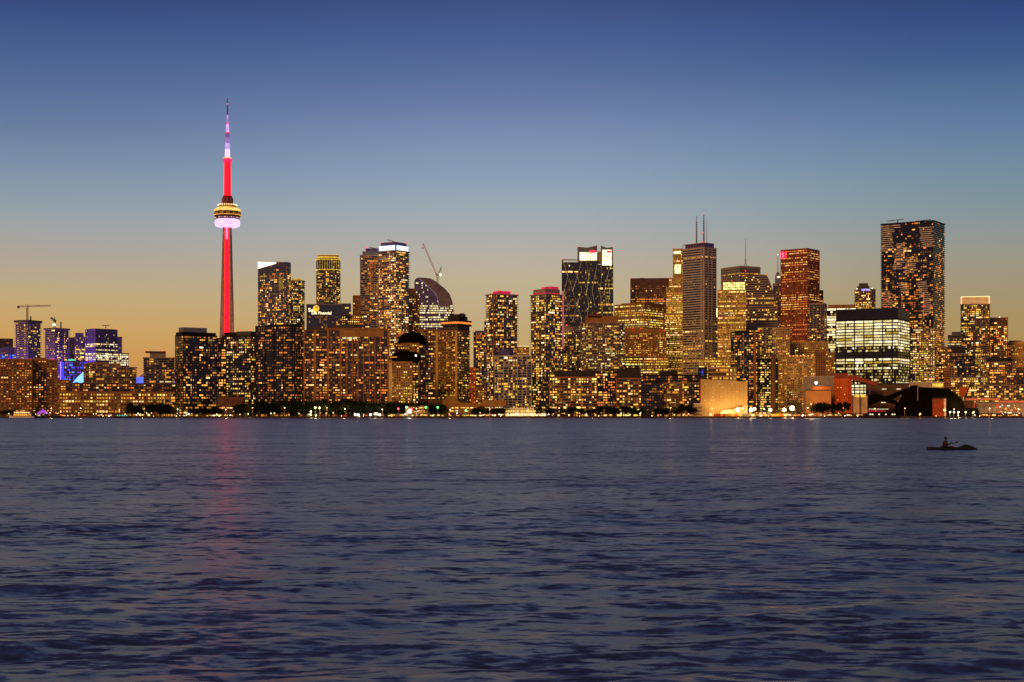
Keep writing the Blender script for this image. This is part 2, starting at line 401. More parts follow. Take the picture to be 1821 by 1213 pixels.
# ------------------------------------------------------------------ buildings whose outline is a profile
def span_at(pts, y):
    xs = []
    for i in range(len(pts)):
        (x0, y0), (x1, y1) = pts[i], pts[(i+1) % len(pts)]
        if (y0 - y) * (y1 - y) < 0: xs.append(x0 + (x1 - x0) * (y - y0) / (y1 - y0))
    return (min(xs), max(xs)) if len(xs) >= 2 else None
def xzprism(b, pts, y0, y1, mi=0):
    n = len(b.v); k = len(pts)
    b.v += [(x, y0, z) for x, z in pts] + [(x, y1, z) for x, z in pts]
    b.f.append(tuple(n + i for i in range(k))); b.f.append(tuple(n + k + i for i in reversed(range(k)))); b.m += [mi, mi]
    for i in range(k):
        j = (i + 1) % k; b.f.append((n + i, n + k + i, n + k + j, n + j)); b.m.append(mi)
def profile_tower(name, label, pts, Y, D, sty, zones=(), cat='tower', **kw):
    SEED[0] += 7; rng = random.Random(SEED[0]); s = Y / F; st = dict(STY[sty]); st.update(kw)
    xa, xb = min(p[0] for p in pts), max(p[0] for p in pts); mid = (xa + xb)/2
    root = empty(name, (PX(mid, Y), Y + D/2, GZ), -math.atan2(mid - HX, F), label, cat)
    loc = [((x - mid)*s, PZ(y, Y) - GZ) for x, y in pts]
    b = MB(); xzprism(b, loc[::-1], -D/2, D/2); b.build('glass_wall', st['glass'], root)
    H = max(z for _, z in loc); nf = int(H / st['fh']); fh = H / nf; fl = MB(); wins = []; p = st['p']
    for i in range(nf):
        sp = span_at(loc, i*fh + .01)
        if not sp: continue
        sp2 = span_at(loc, min(H-.1, (i+1)*fh)) or sp
        if i: fl.box(sp[0]-p, sp[1]+p, -D/2-p, D/2+p, i*fh - st['t']/2, i*fh + st['t']/2)
        a, c = max(sp[0], sp2[0]) + .4, min(sp[1], sp2[1]) - .4
        nb = int((c-a) / st['bay'])
        if nb < 1: continue
        bw = (c-a)/nb; P = st['lit']; yy = PZ(0, Y)
        row = HY - ((i+.5)*fh + GZ - EYE) / s
        for (ra, rb, pz) in zones:
            if ra <= row <= rb: P = pz
        lf = rng.random() < P
        for k in range(nb):
            if rng.random() < ((.85 if lf else .12) if st.get('office') else P):
                key = pick(rng, st['pal'])
                wins.append((a + (k+.5)*bw, -D/2-.05, (i+.5)*fh, 0, bw*rng.uniform(.6, .9), (fh-st['t'])*.85, key, 9))
    fl.build('floor_bands', st['slab'], root)
    put_windows(root, wins)
    root['W'] = (xb-xa)*s; root['D'] = D; root['mid'] = mid; root['s'] = s; root['Y'] = Y
    return root
def plate(root, name, pts, Y, mid, off, thick, m):
    """flat shaped panel on the lake front of a building (pts in photo px)"""
    s = Y/F; D = root['D']; b = MB()
    xzprism(b, [((x-mid)*s, PZ(y, Y) - GZ) for x, y in pts][::-1], -D/2 - off - thick, -D/2 - off)
    return b.build(name, G(m) if m in GLOW else m, root)
def text_mesh(name, txt, size, m, parent, loc, rot=(R(90), 0, 0), depth=.15, bold=.0):
    c = bpy.data.curves.new(name, 'FONT'); c.body = txt; c.size = size; c.extrude = depth; c.offset = bold
    t = bpy.data.objects.new(name + '_tmp', c); COL.objects.link(t)
    dg = bpy.context.evaluated_depsgraph_get(); dg.update()
    me = bpy.data.meshes.new_from_object(t.evaluated_get(dg)); bpy.data.objects.remove(t); bpy.data.curves.remove(c)
    me.materials.clear(); me.materials.append(m)
    o = bpy.data.objects.new(name, me); COL.objects.link(o); o.parent = parent; o.location = loc; o.rotation_euler = rot
    return o

# ================================================================== FAR LEFT
tower('slab_tower', 'dark red-brown block cut by the left edge of the photo behind the purple roof', -22, 17, 603, 3000, 'condo_orange', lit=.05)
t = tower('pavilion', 'low curved building with purple-lit roof edges at the far left', -15, 29, 630, 2850, 'glass_pur', D=50, shape='round', pal='blue', lit=.8)
b = MB(); b.lathe([(1.02, 0), (1.0, 2.5), (.9, 6), (.7, 10), (.45, 13), (.01, 14.5)], 32, 0, 0, sx=t['W']/2, sy=t['D']/2)
o = b.build('roof', 'purple_metal', t); o.location = (0, 0, t['H']+1.2)
def mast(root, x, y, z0, z1, w=1.0, name='mast', m='steel', w2=None):
    b = MB(); b.bar((x, y, z0), (x, y, z1), w, w2=w2 if w2 else w*.5); return b.build(name, m, root)
ta = tower('unfinished_tower', 'concrete tower under construction with open top floors, beneath the hammerhead crane', 29, 71, 573, 2700, 'condo_light', xc=50, th=42, lit=.05,
      slab='concrete_mid', p=1.9, t=.9, jog=.5, fh=3.4, zones=[(577, 640, .10)], glass='glass_purple', pal='gold', extra=((-.08, 1.08, -.08, 1.08, 569, None, 'formwork_deck', 'concrete_dark'),))
tb = tower('unfinished_tower', 'shorter concrete tower under construction with a worklight glaring on its top', 81, 121, 586, 2660, 'condo_light', xc=98, th=40, lit=.06,
      slab='concrete_mid', p=1.9, t=.9, jog=.5, fh=3.4, zones=[(600, 640, .12)], glass='glass_purple', pal='gold', extra=((-.08, 1.08, -.08, 1.08, 583, None, 'formwork_deck', 'concrete_dark'),))
for t_, x_, pa, pb in ((ta, 6, 571, 561), (tb, 9, 584, 573)):
    mast(t_, x_, 0, PZ(pa, 2700)-GZ, PZ(pb, 2700)-GZ, 1.8, 'hoist_mast', 'concrete_dark', 1.6)
# vertical strings of worklights
for t_, xs in ((ta, (-9, 7)), (tb, (-8, 6))):
    for x_ in xs:
        for k in range(14):
            b = MB(); z = t_['H'] - 8 - k*4.2; b.box(x_-.7, x_+.7, -t_['D']/2-.4, -t_['D']/2-.1, z, z+1.2); b.build('worklight', G('w1' if k % 3 else 'w0'), t_)
for t_, xo in ((ta, 0), (tb, 0), (bpy.data.objects['unfinished_tower'], 90)):
    l = bpy.data.lights.new('violet_fill', 'POINT'); l.energy = 1.7e5; l.color = (.42, .22, 1.0); l.shadow_soft_size = 3  # unseen violet lamps added in front to tint the far-left towers
    lo = bpy.data.objects.new('violet_fill', l); COL.objects.link(lo); lo.parent = t_; lo.location = (xo, -75, 70)
def crane_hammer(label, px, Y, py_deck, py_jib, px_l, px_r, py_top, group=None, z0=None):
    s = Y/F; r = empty('tower_crane', (PX(px, Y), Y, PZ(py_deck, Y)), 0, label, 'crane', group); h = PZ(py_jib, Y) - PZ(py_deck, Y)
    b = MB(); b.lattice((0, 0, 0), (0, 0, h), 2.4, 7, .35); b.build('mast', 'steel', r)
    b = MB(); b.lattice((0, 0, h), ((px_r-px)*s, 0, h+1.5), 2.2, 18, .3); b.build('jib', 'steel', r)
    b = MB(); b.lattice((0, 0, h), ((px_l-px)*s, 0, h), 2.2, 7, .3); b.build('counter_jib', 'steel', r)
    b = MB(); b.box((px_l-px)*s, (px_l-px)*s+3.5, -1.2, 1.2, h-3.5, h+1); b.build('counterweight', 'concrete_dark', r)
    zt = PZ(py_top, Y) - PZ(py_deck, Y)
    b = MB(); b.bar((0, 0, h), (0, 0, zt), 1.6, w2=.6); b.bar((0, 0, zt), ((px_r-px)*s*.6, 0, h+2.2), .25); b.bar((0, 0, zt), ((px_l-px)*s*.85, 0, h+1.2), .25); b.build('tie_bars', 'steel', r)
    b = MB(); b.box(-1.2, 1.2, -2.6, -.9, h-3, h-.4); b.build('cab', 'white_paint', r)
    return r
crane_hammer('hammerhead tower crane standing on the taller unfinished tower at the far left', 48.5, 2700+20, 570, 545, 31, 90, 541)
r = empty('tower_crane', (PX(97, 2680), 2680, PZ(583, 2680)), 0, 'small crane seen end-on above the white worklight of the shorter unfinished tower', 'crane')
b = MB(); b.lattice((0, 0, 0), (0, 0, 13), 2.4, 4, .4); b.build('mast', 'steel', r)
b = MB(); b.lattice((0, 0, 13), (1.5, -26, 16), 2.2, 8, .35); b.build('jib', 'steel', r)
b = MB(); b.box(-2, 2, 1, 4, 11, 14.5); b.bar((0, 0, 13), (0.4, 0, 20), 1.6, w2=.5); b.build('cab', 'concrete_dark', r)
b = MB(); b.lathe([(.3, 3.4), (1.8, 3.8), (2.6, 5), (2.2, 6.4), (.4, 7)], 12, 0, -3); b.build('worklight', glow('flood_white', (6, 5, 3), var=.05), r)

tower('office_tower', 'dark purple slab tower between the unfinished tower and the stepped one', 118, 136, 601, 2820, 'glass_pur', lit=.06)
tower('office_tower', 'narrow dark purple tower with a raised core and scattered white floors', 131, 153, 600, 2760, 'glass_pur', lit=.15, zones=[(618, 650, .6)], extra=((.05, .68, .2, .8, 592, None, 'penthouse', 'purple_metal'),))
tower('office_tower', 'broad purple glass office block with red roof lights and bright lower floors', 152, 208, 586, 2640, 'glass_pur', lit=.02, xc=170, th=30, pal='offwh', zones=[(609, 617, .7), (626, 640, .9)],
      extra=((.0, 1, .1, .9, 584, None, 'penthouse', 'purple_metal'),), beacons=((.02, .2, 582, 'r'), (.98, .05, 582, 'r')))
r = empty('roof_crane', (PX(188, 2650), 2650, PZ(584, 2650)), 0, 'dark T-shaped window-cleaning crane on the purple glass office block', 'crane')
b = MB(); b.bar((0, 0, 0), (0, 0, 5), 1.4); b.build('mast', 'steel', r); b = MB(); b.bar((-6.5, 0, 5), (7, 0, 5.3), 1.3); b.build('arm', 'steel', r)
tower('office_tower', 'thin purple slab set behind the right end of the purple office block', 207, 215, 600, 2760, 'glass_pur', lit=.05)
tower('office_block', 'low glass podium with bright top floor right of the purple office block', 190, 224, 629, 2560, 'glass_pur', lit=.85, D=30, pal='offwh')
tower('glass_pavilion', 'blue-lit entertainment block with a bright cyan triangle on its front', 102, 145, 643, 2150, 'glass_pur', lit=.75, D=34, pal='blue', office=0, cat='building')
t = bpy.data.objects['glass_pavilion']
plate(t, 'screen', [(123, 681), (130, 672), (137, 665), (143, 661), (143, 678), (136, 683), (131, 679)], 2150, 123.5, .5, .4, glow('screen_cyan', (.35, .85, 2.2), var=.15))
plate(t, 'light_strip', [(102, 643), (103.2, 643), (103.2, 684), (102, 684)], 2150, 123.5, .5, .4, glow('strip_violet', (.8, .35, 2.4), var=.1))
plate(t, 'light_strip', [(143.6, 645), (145, 645), (145, 684), (143.6, 684)], 2150, 123.5, .5, .4, 'p1')
plate(t, 'light_panel', [(104, 646), (108, 646), (108, 682), (104, 682)], 2150, 123.5, .32, .1, 'b2')
b = MB(); b.lathe([(6, 0), (5.6, 1.6), (4, 3), (.5, 3.6)], 20); o = b.build('roof_dome', G('g1'), t); o.location = (-2, 0, t['H']+.9)
# stadium
r = empty('stadium', (PX(277, 2480), 2480+70, GZ), 0, 'domed stadium lit blue and violet, glimpsed beside the balconied condominium', 'stadium')
b = MB(); b.lathe([(66, 0), (68, 18), (66, 34), (64, 38)], 64); b.build('wall', 'concrete_dark', r)
b = MB(); b.lathe([(63, 38), (60, 50), (52, 62), (38, 72), (20, 78), (.1, 80)], 64); b.build('roof', mat('dome_skin', (.36, .26, .52), rough=.5), r, True)
for (xa, xb, za, zb, k) in ((-36, -22, 52, 65, 'b1'), (20, 41, 44, 57, 'b1'), (24, 40, 36, 43.5, 'r1'), (24, 40, 44, 52, 'c0')):
    b = MB(); b.box(xa, xb, -66.5 if za < 60 else -60, -65.6, za, zb); b.build('screen', glow('stadium_'+k, {'b1': (.12, .2, 1.6), 'r1': (1.8, .02, .12), 'c0': (.3, .9, 2.0)}[k], var=.3, scale=.1), r)

tower('apartment_block', 'long red-brown apartment slab with orange windows at the left edge', -40, 48, 640, 1905, 'grid_brown', slab='brown', lit=.26, D=28, beacons=((.55, .1, 638, 'r'), (.98, .1, 638, 'r')))
tower('apartment_block', 'red-brown apartment slab with a red light on its corner, left of the blue-lit block', 49, 95, 641, 1935, 'grid_brown', lit=.28, D=28, beacons=((.85, .1, 638, 'r'),), extra=((.2, .6, .2, .8, 636, None, 'penthouse', 'brown'),))
tower('apartment_block', 'lower red-brown wing stepping down in front of the cyan triangle', 93, 117, 677, 1900, 'grid_brown', lit=.25, D=22)
tower('condominium', 'brown balconied block with a slanting penthouse above the long bright terminal', 145, 197, 648, 2060, 'condo_yel', lit=.25, extra=((.1, .8, .2, .8, 644, None, 'penthouse', 'brown'),))
tower('condominium', 'brown stepped balcony block beside the domed stadium', 197, 238, 654, 2060, 'condo_yel', lit=.3, extra=((0, .3, .1, .9, 647, None, 'penthouse', 'brown'), (.3, .7, .2, .9, 651, None, 'penthouse', 'concrete_dark')))
tower('condominium', 'stepped condominium with a projecting roof canopy and thin balconies in front of the stadium', 252, 305, 637, 2070, 'condo_light', lit=.26, slab='concrete_mid', t=.5, p=.9,
      extra=((.2, .72, .1, .9, 627, None, 'penthouse', 'concrete_mid'), (.05, .72, .05, .8, 624.5, 627, 'roof_canopy', 'brown_dark')), beacons=((.1, .1, 623, 'r'), (.6, .1, 623, 'r')))
tower('terrace_block', 'dark terraced apartments set back above the long bright terminal', 118, 312, 683, 1880, 'condo_orange', lit=.34, D=26, p=.6)
tower('terminal_building', 'long low terminal with two bright rows of windows behind the left shore trees', 104, 312, 699, 1835, 'grid_tan', lit=.45, D=30, fh=4.1, bay=3.6, glass='glass_warm', cat='building', pal='gold', zones=[(699, 704, .6), (704, 710, .97), (722, 738, .6)], slab='brown', t=1.5)
b = MB()
tower('terminal_building', 'pale round-cornered end of the long bright terminal', 285, 316, 700, 1828, 'grid_light', lit=.5, D=18, shape='chamf', cat='building', slab='tan')

# condominium pair
tower('condominium', 'tall black glass condominium with a broad dark penthouse, left of the communications tower', 312, 385, 597, 1800, 'condo_black', xc=326, th=24, lit=.21, glass='glass_dark',
      extra=((0, 1, .1, .95, 590, None, 'penthouse', 'black_panel'), (.05, .75, .2, .8, 581.5, 590, 'penthouse', 'grey_blue')))
tower('condominium', 'slim dark wing attached to the right of the black glass condominium', 377, 400, 603, 1845, 'condo_black', lit=.34)
tower('condominium', 'dark mixed-light condominium at the foot of the communications tower', 396, 456, 598, 1900, 'condo_black', xc=446, th=30, lit=.27, pal='resye',
      extra=((.05, .5, .1, .9, 590, None, 'penthouse', 'black_panel'), (.5, 1, .0, .95, 589, None, 'penthouse', 'concrete_dark')), beacons=((.6, .1, 587, 'r'), (.95, .1, 587, 'r')))
tower('condominium', 'black apartment tower with orange windows and a glowing narrow right side', 455, 537, 580, 1820, 'condo_orange', slab='black_panel', xc=524, th=28, lit=.2, extra=((.3, .9, .2, .8, 576, None, 'penthouse', 'black_panel'),))

# ================================================================== COMMUNICATIONS TOWER
TY = 2600; ts = TY / F; T = empty('communications_tower', (PX(404.5, TY), TY, GZ), 0.0, 'slender concrete communications tower with red-lit shaft, ring-shaped pod and white-lit antenna', 'tower')
mat('tower_concrete', (.34, .26, .21), rough=.85)
def ysec(Rt, w, core):
    pts = []
    for a in (-150, -30, 90):
        a = R(a); d = Vector((math.cos(a), math.sin(a))); n = Vector((-d.y, d.x))
        pts += [d*Rt - n*w/2, d*Rt + n*w/2]
        v = d.copy(); v.rotate(Matrix.Rotation(R(60), 2)); pts.append(v*core)
    return [(p.x, p.y) for p in pts]
zt = lambda y: PZ(y, TY) - GZ
prev = None; b = MB()
lv = [(742, 17.5, 7, 6.2), (690, 15.6, 6.4, 6.0), (640, 14.2, 6.0, 5.6), (590, 13.0, 5.6, 5.2), (540, 11.6, 5.2, 4.8), (490, 10.2, 4.8, 4.4), (440, 8.8, 4.6, 4.2), (403, 7.6, 4.6, 4.0)]
for i in range(len(lv)-1):
    y, Rt, w, c = lv[i]; y2, Rt2, w2, c2 = lv[i+1]
    b.prism(ysec(Rt, w, c), zt(y) if i else 0, zt(y2), poly2=ysec(Rt2, w2, c2))
b.build('shaft', 'tower_concrete', T)
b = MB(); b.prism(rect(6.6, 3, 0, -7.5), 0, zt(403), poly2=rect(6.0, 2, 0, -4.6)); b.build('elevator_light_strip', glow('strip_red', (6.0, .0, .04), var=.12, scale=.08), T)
b = MB(); b.prism(rect(4.0, .4, 0, -5.95), zt(426), zt(405), poly2=rect(4.0, .4, 0, -5.8)); b.build('light_strip', glow('strip_pink', (1.0, .25, .6), var=.1), T)
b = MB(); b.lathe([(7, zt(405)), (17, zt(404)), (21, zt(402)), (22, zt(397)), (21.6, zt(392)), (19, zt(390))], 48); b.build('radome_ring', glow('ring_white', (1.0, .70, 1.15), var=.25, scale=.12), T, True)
b = MB(); b.lathe([(19, zt(390.5)), (20.6, zt(390)), (21.6, zt(386.5)), (20.8, zt(386))], 48); b.build('lower_deck', 'purple_metal', T)
b = MB()
for k in range(36):
    a = 2*math.pi*k/36
    b.box(-.9, .9, -21.7, -21.2, zt(389.2), zt(387.2)) if k == 99 else None
    c, s_ = math.cos(a), math.sin(a)
    if random.Random(k).random() < .75: b.bar((21.3*c-1.1*s_, 21.3*s_+1.1*c, zt(388)), (21.3*c+1.1*s_, 21.3*s_-1.1*c, zt(388)), 1.3, mi=k % 3)
b.build('deck_window', [G('w1'), G('w2'), G('p1')], T)
b = MB(); b.lathe([(21.2, zt(386)), (22.8, zt(384)), (23.2, zt(379)), (22.4, zt(376.5)), (21, zt(376))], 48); b.build('restaurant_deck', 'glass_warm', T)
b = MB(); b.lathe([(23.35, zt(383.6)), (23.4, zt(382.7))], 48); b.build('rim_light', G('w1'), T)
b = MB()
for k in range(40):
    a = 2*math.pi*k/40; c, s_ = math.cos(a), math.sin(a)
    if k % 3: b.bar((23.2*c-1*s_, 23.2*s_+1*c, zt(380.3)), (23.2*c+1*s_, 23.2*s_-1*c, zt(380.3)), 1.0)
b.build('restaurant_window', G('w2'), T)
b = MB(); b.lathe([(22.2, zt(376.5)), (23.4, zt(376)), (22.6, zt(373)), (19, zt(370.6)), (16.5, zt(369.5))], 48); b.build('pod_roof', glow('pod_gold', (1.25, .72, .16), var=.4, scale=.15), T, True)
b = MB(); b.lathe([(15.6, zt(370)), (15.6, zt(365.5)), (15.2, zt(365))], 40); b.build('upper_deck', 'tan', T)
for k in range(26):
    a = 2*math.pi*k/26; b = MB(); b.lathe([(.2, 0), (.75, .5), (.75, 1.6), (.2, 2.2)], 8, 16*math.cos(a), 16*math.sin(a)); o = b.build('rim_lamp', glow('lamp_rim', (2.6, 1.7, .8), var=.05), T); o.location.z = zt(366)
b = MB(); b.lathe([(8.6, zt(365)), (8.8, zt(353)), (8.0, zt(349)), (6, zt(348))], 12); b.build('microwave_deck', mat('deck_red', (.3, .03, .03)), T)
b = MB()
for k in range(8):
    a = 2*math.pi*k/8+.2; c, s_ = math.cos(a)*8.6, math.sin(a)*8.6; b.lathe([(.5, zt(361)), (1.3, zt(360)), (1.3, zt(353)), (.5, zt(352))], 8, c, s_)
b.build('dish_antenna', 'steel', T)
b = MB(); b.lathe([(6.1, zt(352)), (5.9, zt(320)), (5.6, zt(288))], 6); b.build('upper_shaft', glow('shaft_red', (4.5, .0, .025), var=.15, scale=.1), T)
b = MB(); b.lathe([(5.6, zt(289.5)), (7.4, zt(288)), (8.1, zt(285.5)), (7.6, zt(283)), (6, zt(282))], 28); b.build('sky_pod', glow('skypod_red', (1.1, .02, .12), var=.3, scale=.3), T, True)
b = MB(); b.lathe([(6.8, zt(282)), (6.9, zt(280.6)), (5, zt(279.8))], 28); b.build('sky_pod_roof', G('c1'), T)
for nm, y0, y1, r0, r1, m in (('antenna_base', 280, 266, 4.6, 4.3, glow('ant_uplit_bright', (1.05, .75, 1.25), var=.1)), ('antenna_base', 266, 255, 4.3, 4.1, glow('ant_uplit_lilac', (.62, .38, .85), var=.1)), ('antenna_base', 255, 245, 4.1, 3.9, glow('ant_uplit_violet', (.32, .17, .5), var=.1)), ('antenna_base', 245, 236, 3.9, 3.7, glow('ant_uplit_dim', (.16, .08, .25), var=.1)), ('antenna_collar', 237.5, 235.5, 4.2, 4.0, G('r1')), ('antenna_mast', 236, 220, 3.3, 2.2, glow('ant_mid', (.8, .42, .95), var=.5, scale=.12)),  # uplight fading up the antenna is put into the base segments' glow
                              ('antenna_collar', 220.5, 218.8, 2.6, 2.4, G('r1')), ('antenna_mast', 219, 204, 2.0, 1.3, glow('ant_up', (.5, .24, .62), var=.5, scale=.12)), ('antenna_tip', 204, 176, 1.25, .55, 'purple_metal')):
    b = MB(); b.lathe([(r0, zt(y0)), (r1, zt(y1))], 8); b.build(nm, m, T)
b = MB(); b.lathe([(.2, zt(186)), (1.1, zt(185.5)), (1.1, zt(184.6)), (.2, zt(184))], 8); b.build('beacon', glow('beacon_r', (3.0, .06, .1), var=.1), T)

for sx_, c_, e_ in ((-1, (.45, .12, 1.0), 2.2e6), (1, (1, .35, .25), 5e5)):
    l = bpy.data.lights.new('floodlight', 'SPOT'); l.energy = e_; l.color = c_; l.spot_size = R(50); l.spot_blend = .6; l.shadow_soft_size = 3
    lo = bpy.data.objects.new('floodlight', l); COL.objects.link(lo); lo.parent = T; lo.location = (sx_*70, -30, 70)
    lo.rotation_euler = (Vector((0, 0, 240))-Vector(lo.location)).to_track_quat('-Z', 'Y').to_euler()

# ================================================================== CENTRE LEFT
t = tower('condominium', 'tall glass condominium with a slanted white-lit crown right of the communications tower', 459, 517, 467, 2350, 'glass', xc=509, th=30, lit=.27, pal='res', bay=3.2, fh=3.1, zones=[(467, 485, .05)], slab='grey_blue')
b = MB(); W, D = t['W'], t['D']; z = t['H']
for k in range(18):
    f = k/17*.62; b.box(-W/2+f*W, -W/2+f*W+W*.026, -D/2-.5, -D/2-.2, z-8+f*11, z+3.2-f*3)
b.build('crown_light', glow('crown_white', (2.0, 1.5, 1.2), var=.1), t)
b = MB(); b.prism(rect(W*.98, D*.8, 0, D*.05), z+1, lambda x, y: z+4-(x/W+.5)*4); b.build('crown_wall', 'grey_blue', t)
b = MB(); b.box(W*.24, W*.40, -D/2-.3, -D/2-.1, z-42, z-22); b.build('lit_stair_glass', G('d3'), t)
tower('condominium', 'slim condominium with a yellow-lit top tucked beside the glass tower with the white crown', 516, 540, 500, 2420, 'condo_yel', lit=.42, shape='chamf', extra=((.05, .8, .1, .9, 495, None, 'crown', 'y2'),))
t = tower('condominium', 'round-cornered condominium wearing a gilded ring crown, left of the twin balcony towers', 561, 603, 461, 2600, 'condo_yel', lit=.25, shape='chamf', p=.7, slab='concrete_mid', pal='resye', glass='glass_dark', zones=[(461, 479, .08)])
b = MB(); b.prism(chamf(t['W']*.9, t['D']*.9), t['H']+1, t['H']+7.5); b.build('crown', 'tan', t)
b = MB(); b.prism(chamf(t['W']*.93, t['D']*.93), t['H']+3, t['H']+4.6); b.build('crown_light', glow('gold_band', (1.0, .62, .06), var=.3), t)
b = MB(); b.prism(chamf(t['W']*1.08, t['D']*1.08), t['H']-18.5, t['H']-17.6); b.prism(chamf(t['W']*1.08, t['D']*1.08), t['H']-.6, t['H']+.3); b.build('crown_light', G('y1'), t)
b = MB()
for k in range(10): b.box((k/9-.5)*t['W']*.9-.4, (k/9-.5)*t['W']*.9+.4, -t['D']/2-.9, -t['D']/2-.5, t['H']-17, t['H']-2)
b.build('crown_fins', G('y2'), t)
b = MB()
for k in range(11): b.bar(((k/10-.5)*t['W']*.8, -5, t['H']+7), ((k/10-.5)*t['W']*.9, -8, t['H']+9.5), .6)
b.build('crown_spikes', G('y1'), t)
t = tower('office_tower', 'dark blue office block bearing a glowing round emblem and white lettering', 542, 605, 543, 2100, 'glass', D=40, lit=.0, glass='glass_blue', extra=((0, 1, 0, 1, 541, None, 'penthouse', 'grey_blue'),), zones=[(560, 700, .1)], p=.02, t=.1, pier=0)
s = 2100/F; yy = -t['D']/2 - .5
white = glow('sign_white', (2.0, 1.5, .9), var=.05)
text_mesh('sign_lettering', 'Sun', 7.2, white, t, ((545.2-573.5)*s, yy, PZ(554.5, 2100)-GZ), bold=.12)
text_mesh('sign_lettering', 'Life Financial', 5.4, white, t, ((551-573.5)*s, yy, PZ(559, 2100)-GZ), bold=.12)
b = MB(); b.lathe([(4.3, 0), (4.3, .5)], 28); o = b.build('emblem', glow('emblem_gold', (1.5, .75, .06), var=.2, scale=.6), t); o.rotation_euler = (R(90), 0, 0); o.location = ((559-573.5)*s, yy+.3, PZ(548.8, 2100)-GZ)
b = MB(); b.lathe([(2.3, 0), (2.3, .3)], 24); o = b.build('emblem', 'brown_dark', t); o.rotation_euler = (R(90), 0, 0); o.location = ((559.3-573.5)*s, yy-.3, PZ(548.2, 2100)-GZ)
b = MB(); b.lathe([(1.6, 0), (1.6, .3)], 24); o = b.build('emblem', glow('emblem_gold', (1.5, .75, .06)), t); o.rotation_euler = (R(90), 0, 0); o.location = ((559-573.5)*s, yy-.7, PZ(549, 2100)-GZ)
tower('office_tower', 'plain grey-blue block behind the sign-bearing office, with gold lower floors', 600, 622, 541, 2200, 'glass', D=30, lit=.02, zones=[(560, 600, .5)], pal='gold', slab='grey_blue')
t = tower('harbour_hotel', 'long dark apartment slab with brown vertical piers and many orange windows behind the shore trees', 538, 690, 589, 1800, 'condo_orange', lit=.33, D=32, bay=3.1, pier=0, t=.9, p=.2, cat='building', slab='brown_dark', pal='resor',
      extra=((.24, .98, .1, .9, 583, None, 'penthouse', 'brown'), (.05, .2, .2, .9, 581, None, 'penthouse', 'concrete_dark'), (.33, .6, .3, .9, 577, 583, 'penthouse', 'concrete_dark')), zones=[(590, 597, .1)])
W, D, H = t['W'], t['D'], t['H']
for (a, c) in ((555.5, 560), (579, 582.5), (601.5, 604.5), (538, 540), (686, 690)):
    b = MB(); b.box((a-614)*W/152, (c-614)*W/152, -D/2-1.0, -D/2+.3, 0, H+1.2); b.build('pier', 'brown', t)
for a in range(614, 684, 10):
    b = MB(); b.box((a-614-.8)*W/152, (a-614+.8)*W/152, -D/2-.8, -D/2+.3, 0, H-6); b.build('pier', 'brown', t)
b = MB(); b.box(-8*W/152, 18*W/152, -D/2-.5, -D/2-.3, H-9.5, H-7.2); b.build('light_strip', G('c1'), t)
b = MB(); b.box(-13*W/152, 66*W/152, -D/2-1.1, -D/2+.2, H-6.8, H+1.1); b.build('cornice', 'brown', t)

tower('condominium', 'left twin balcony tower with grey upper storeys', 640, 674, 455, 2240, 'condo_light', lit=.33, D=30, slab='concrete', p=1.2, t=.8, extra=((.08, 1, .1, .9, 447, None, 'upper_storey', 'grey_blue'), (.25, 1, .2, .8, 441, 447, 'penthouse', 'purple_metal')), beacons=((.3, .1, 440, 'r'),))
t = tower('condominium', 'right twin balcony tower with a broad white light band under its dark penthouse', 673, 727, 446, 2200, 'condo_light', xc=704, th=38, lit=.4, slab='concrete', p=1.3, t=.8, zones=[(510, 600, .55)])
W, D, H = t['W'], t['D'], t['H']
b = MB(); b.prism(rect(W*.97, D*.97), H+1, H+8.5); b.build('light_band', glow('band_white', (1.15, 1.3, 1.6), var=.2, scale=.2), t)
b = MB(); b.prism(rect(W*.86, D*.86), H+8.5, H+13.5); b.build('penthouse', 'purple_metal', t)
b = MB(); b.prism(rect(1.6, 1.6, W*.485, -D*.485), H+1, H+8.7); b.build('corner_post', 'grey_blue', t)
for fx, fy in ((-.42, -.42), (.42, -.42), (.42, .42)):
    b = MB(); b.lathe([(.2, 0), (.9, .4), (.5, 1.3)], 8); o = b.build('beacon', glow('beacon_r', (3, .06, .1)), t); o.location = (W*fx, D*fy, H+13.5)
for nm, px, py, Y, l, a in (('the left twin balcony tower', 665, 441.5, 2262, 11, .18), ('the right twin balcony tower with the white band', 697, 429, 2225, 11, .3), ('the left half of the tall dark zigzag tower', 1594, 391.5, 2180, 22, -.12), ('the right half of the tall dark zigzag tower', 1643, 392, 2185, 20, -.12)):
    r = empty('roof_crane', (PX(px, Y), Y, PZ(py, Y)-2.5), 0, 'dark maintenance crane atop ' + nm, 'crane')
    b = MB(); b.bar((2, 0, -1), (2, 0, 2.6), 1.3); b.build('mast', 'steel', r); b = MB(); b.bar((-l*.6, 0, 2.6+l*.6*a), (l*.5, 0, 2.6-l*.5*a), 1.1, w2=1.0); b.build('arm', 'steel', r)
tower('office_block', 'plain brown block tucked left of the twin balcony towers', 627, 641, 527, 2320, 'grid_tan', lit=.1, extra=((.0, 1, 0, 1, 526, None, 'penthouse', 'brown'),), slab='brown')
t = tower('office_tower', 'brown tower with one gold-lit floor behind the right twin balcony tower', 724, 745, 527, 2330, 'grid_tan', slab='brown', lit=.25, zones=[(529, 533, 1.0)], extra=((0, .7, 0, 1, 513, None, 'penthouse', 'brown'),))

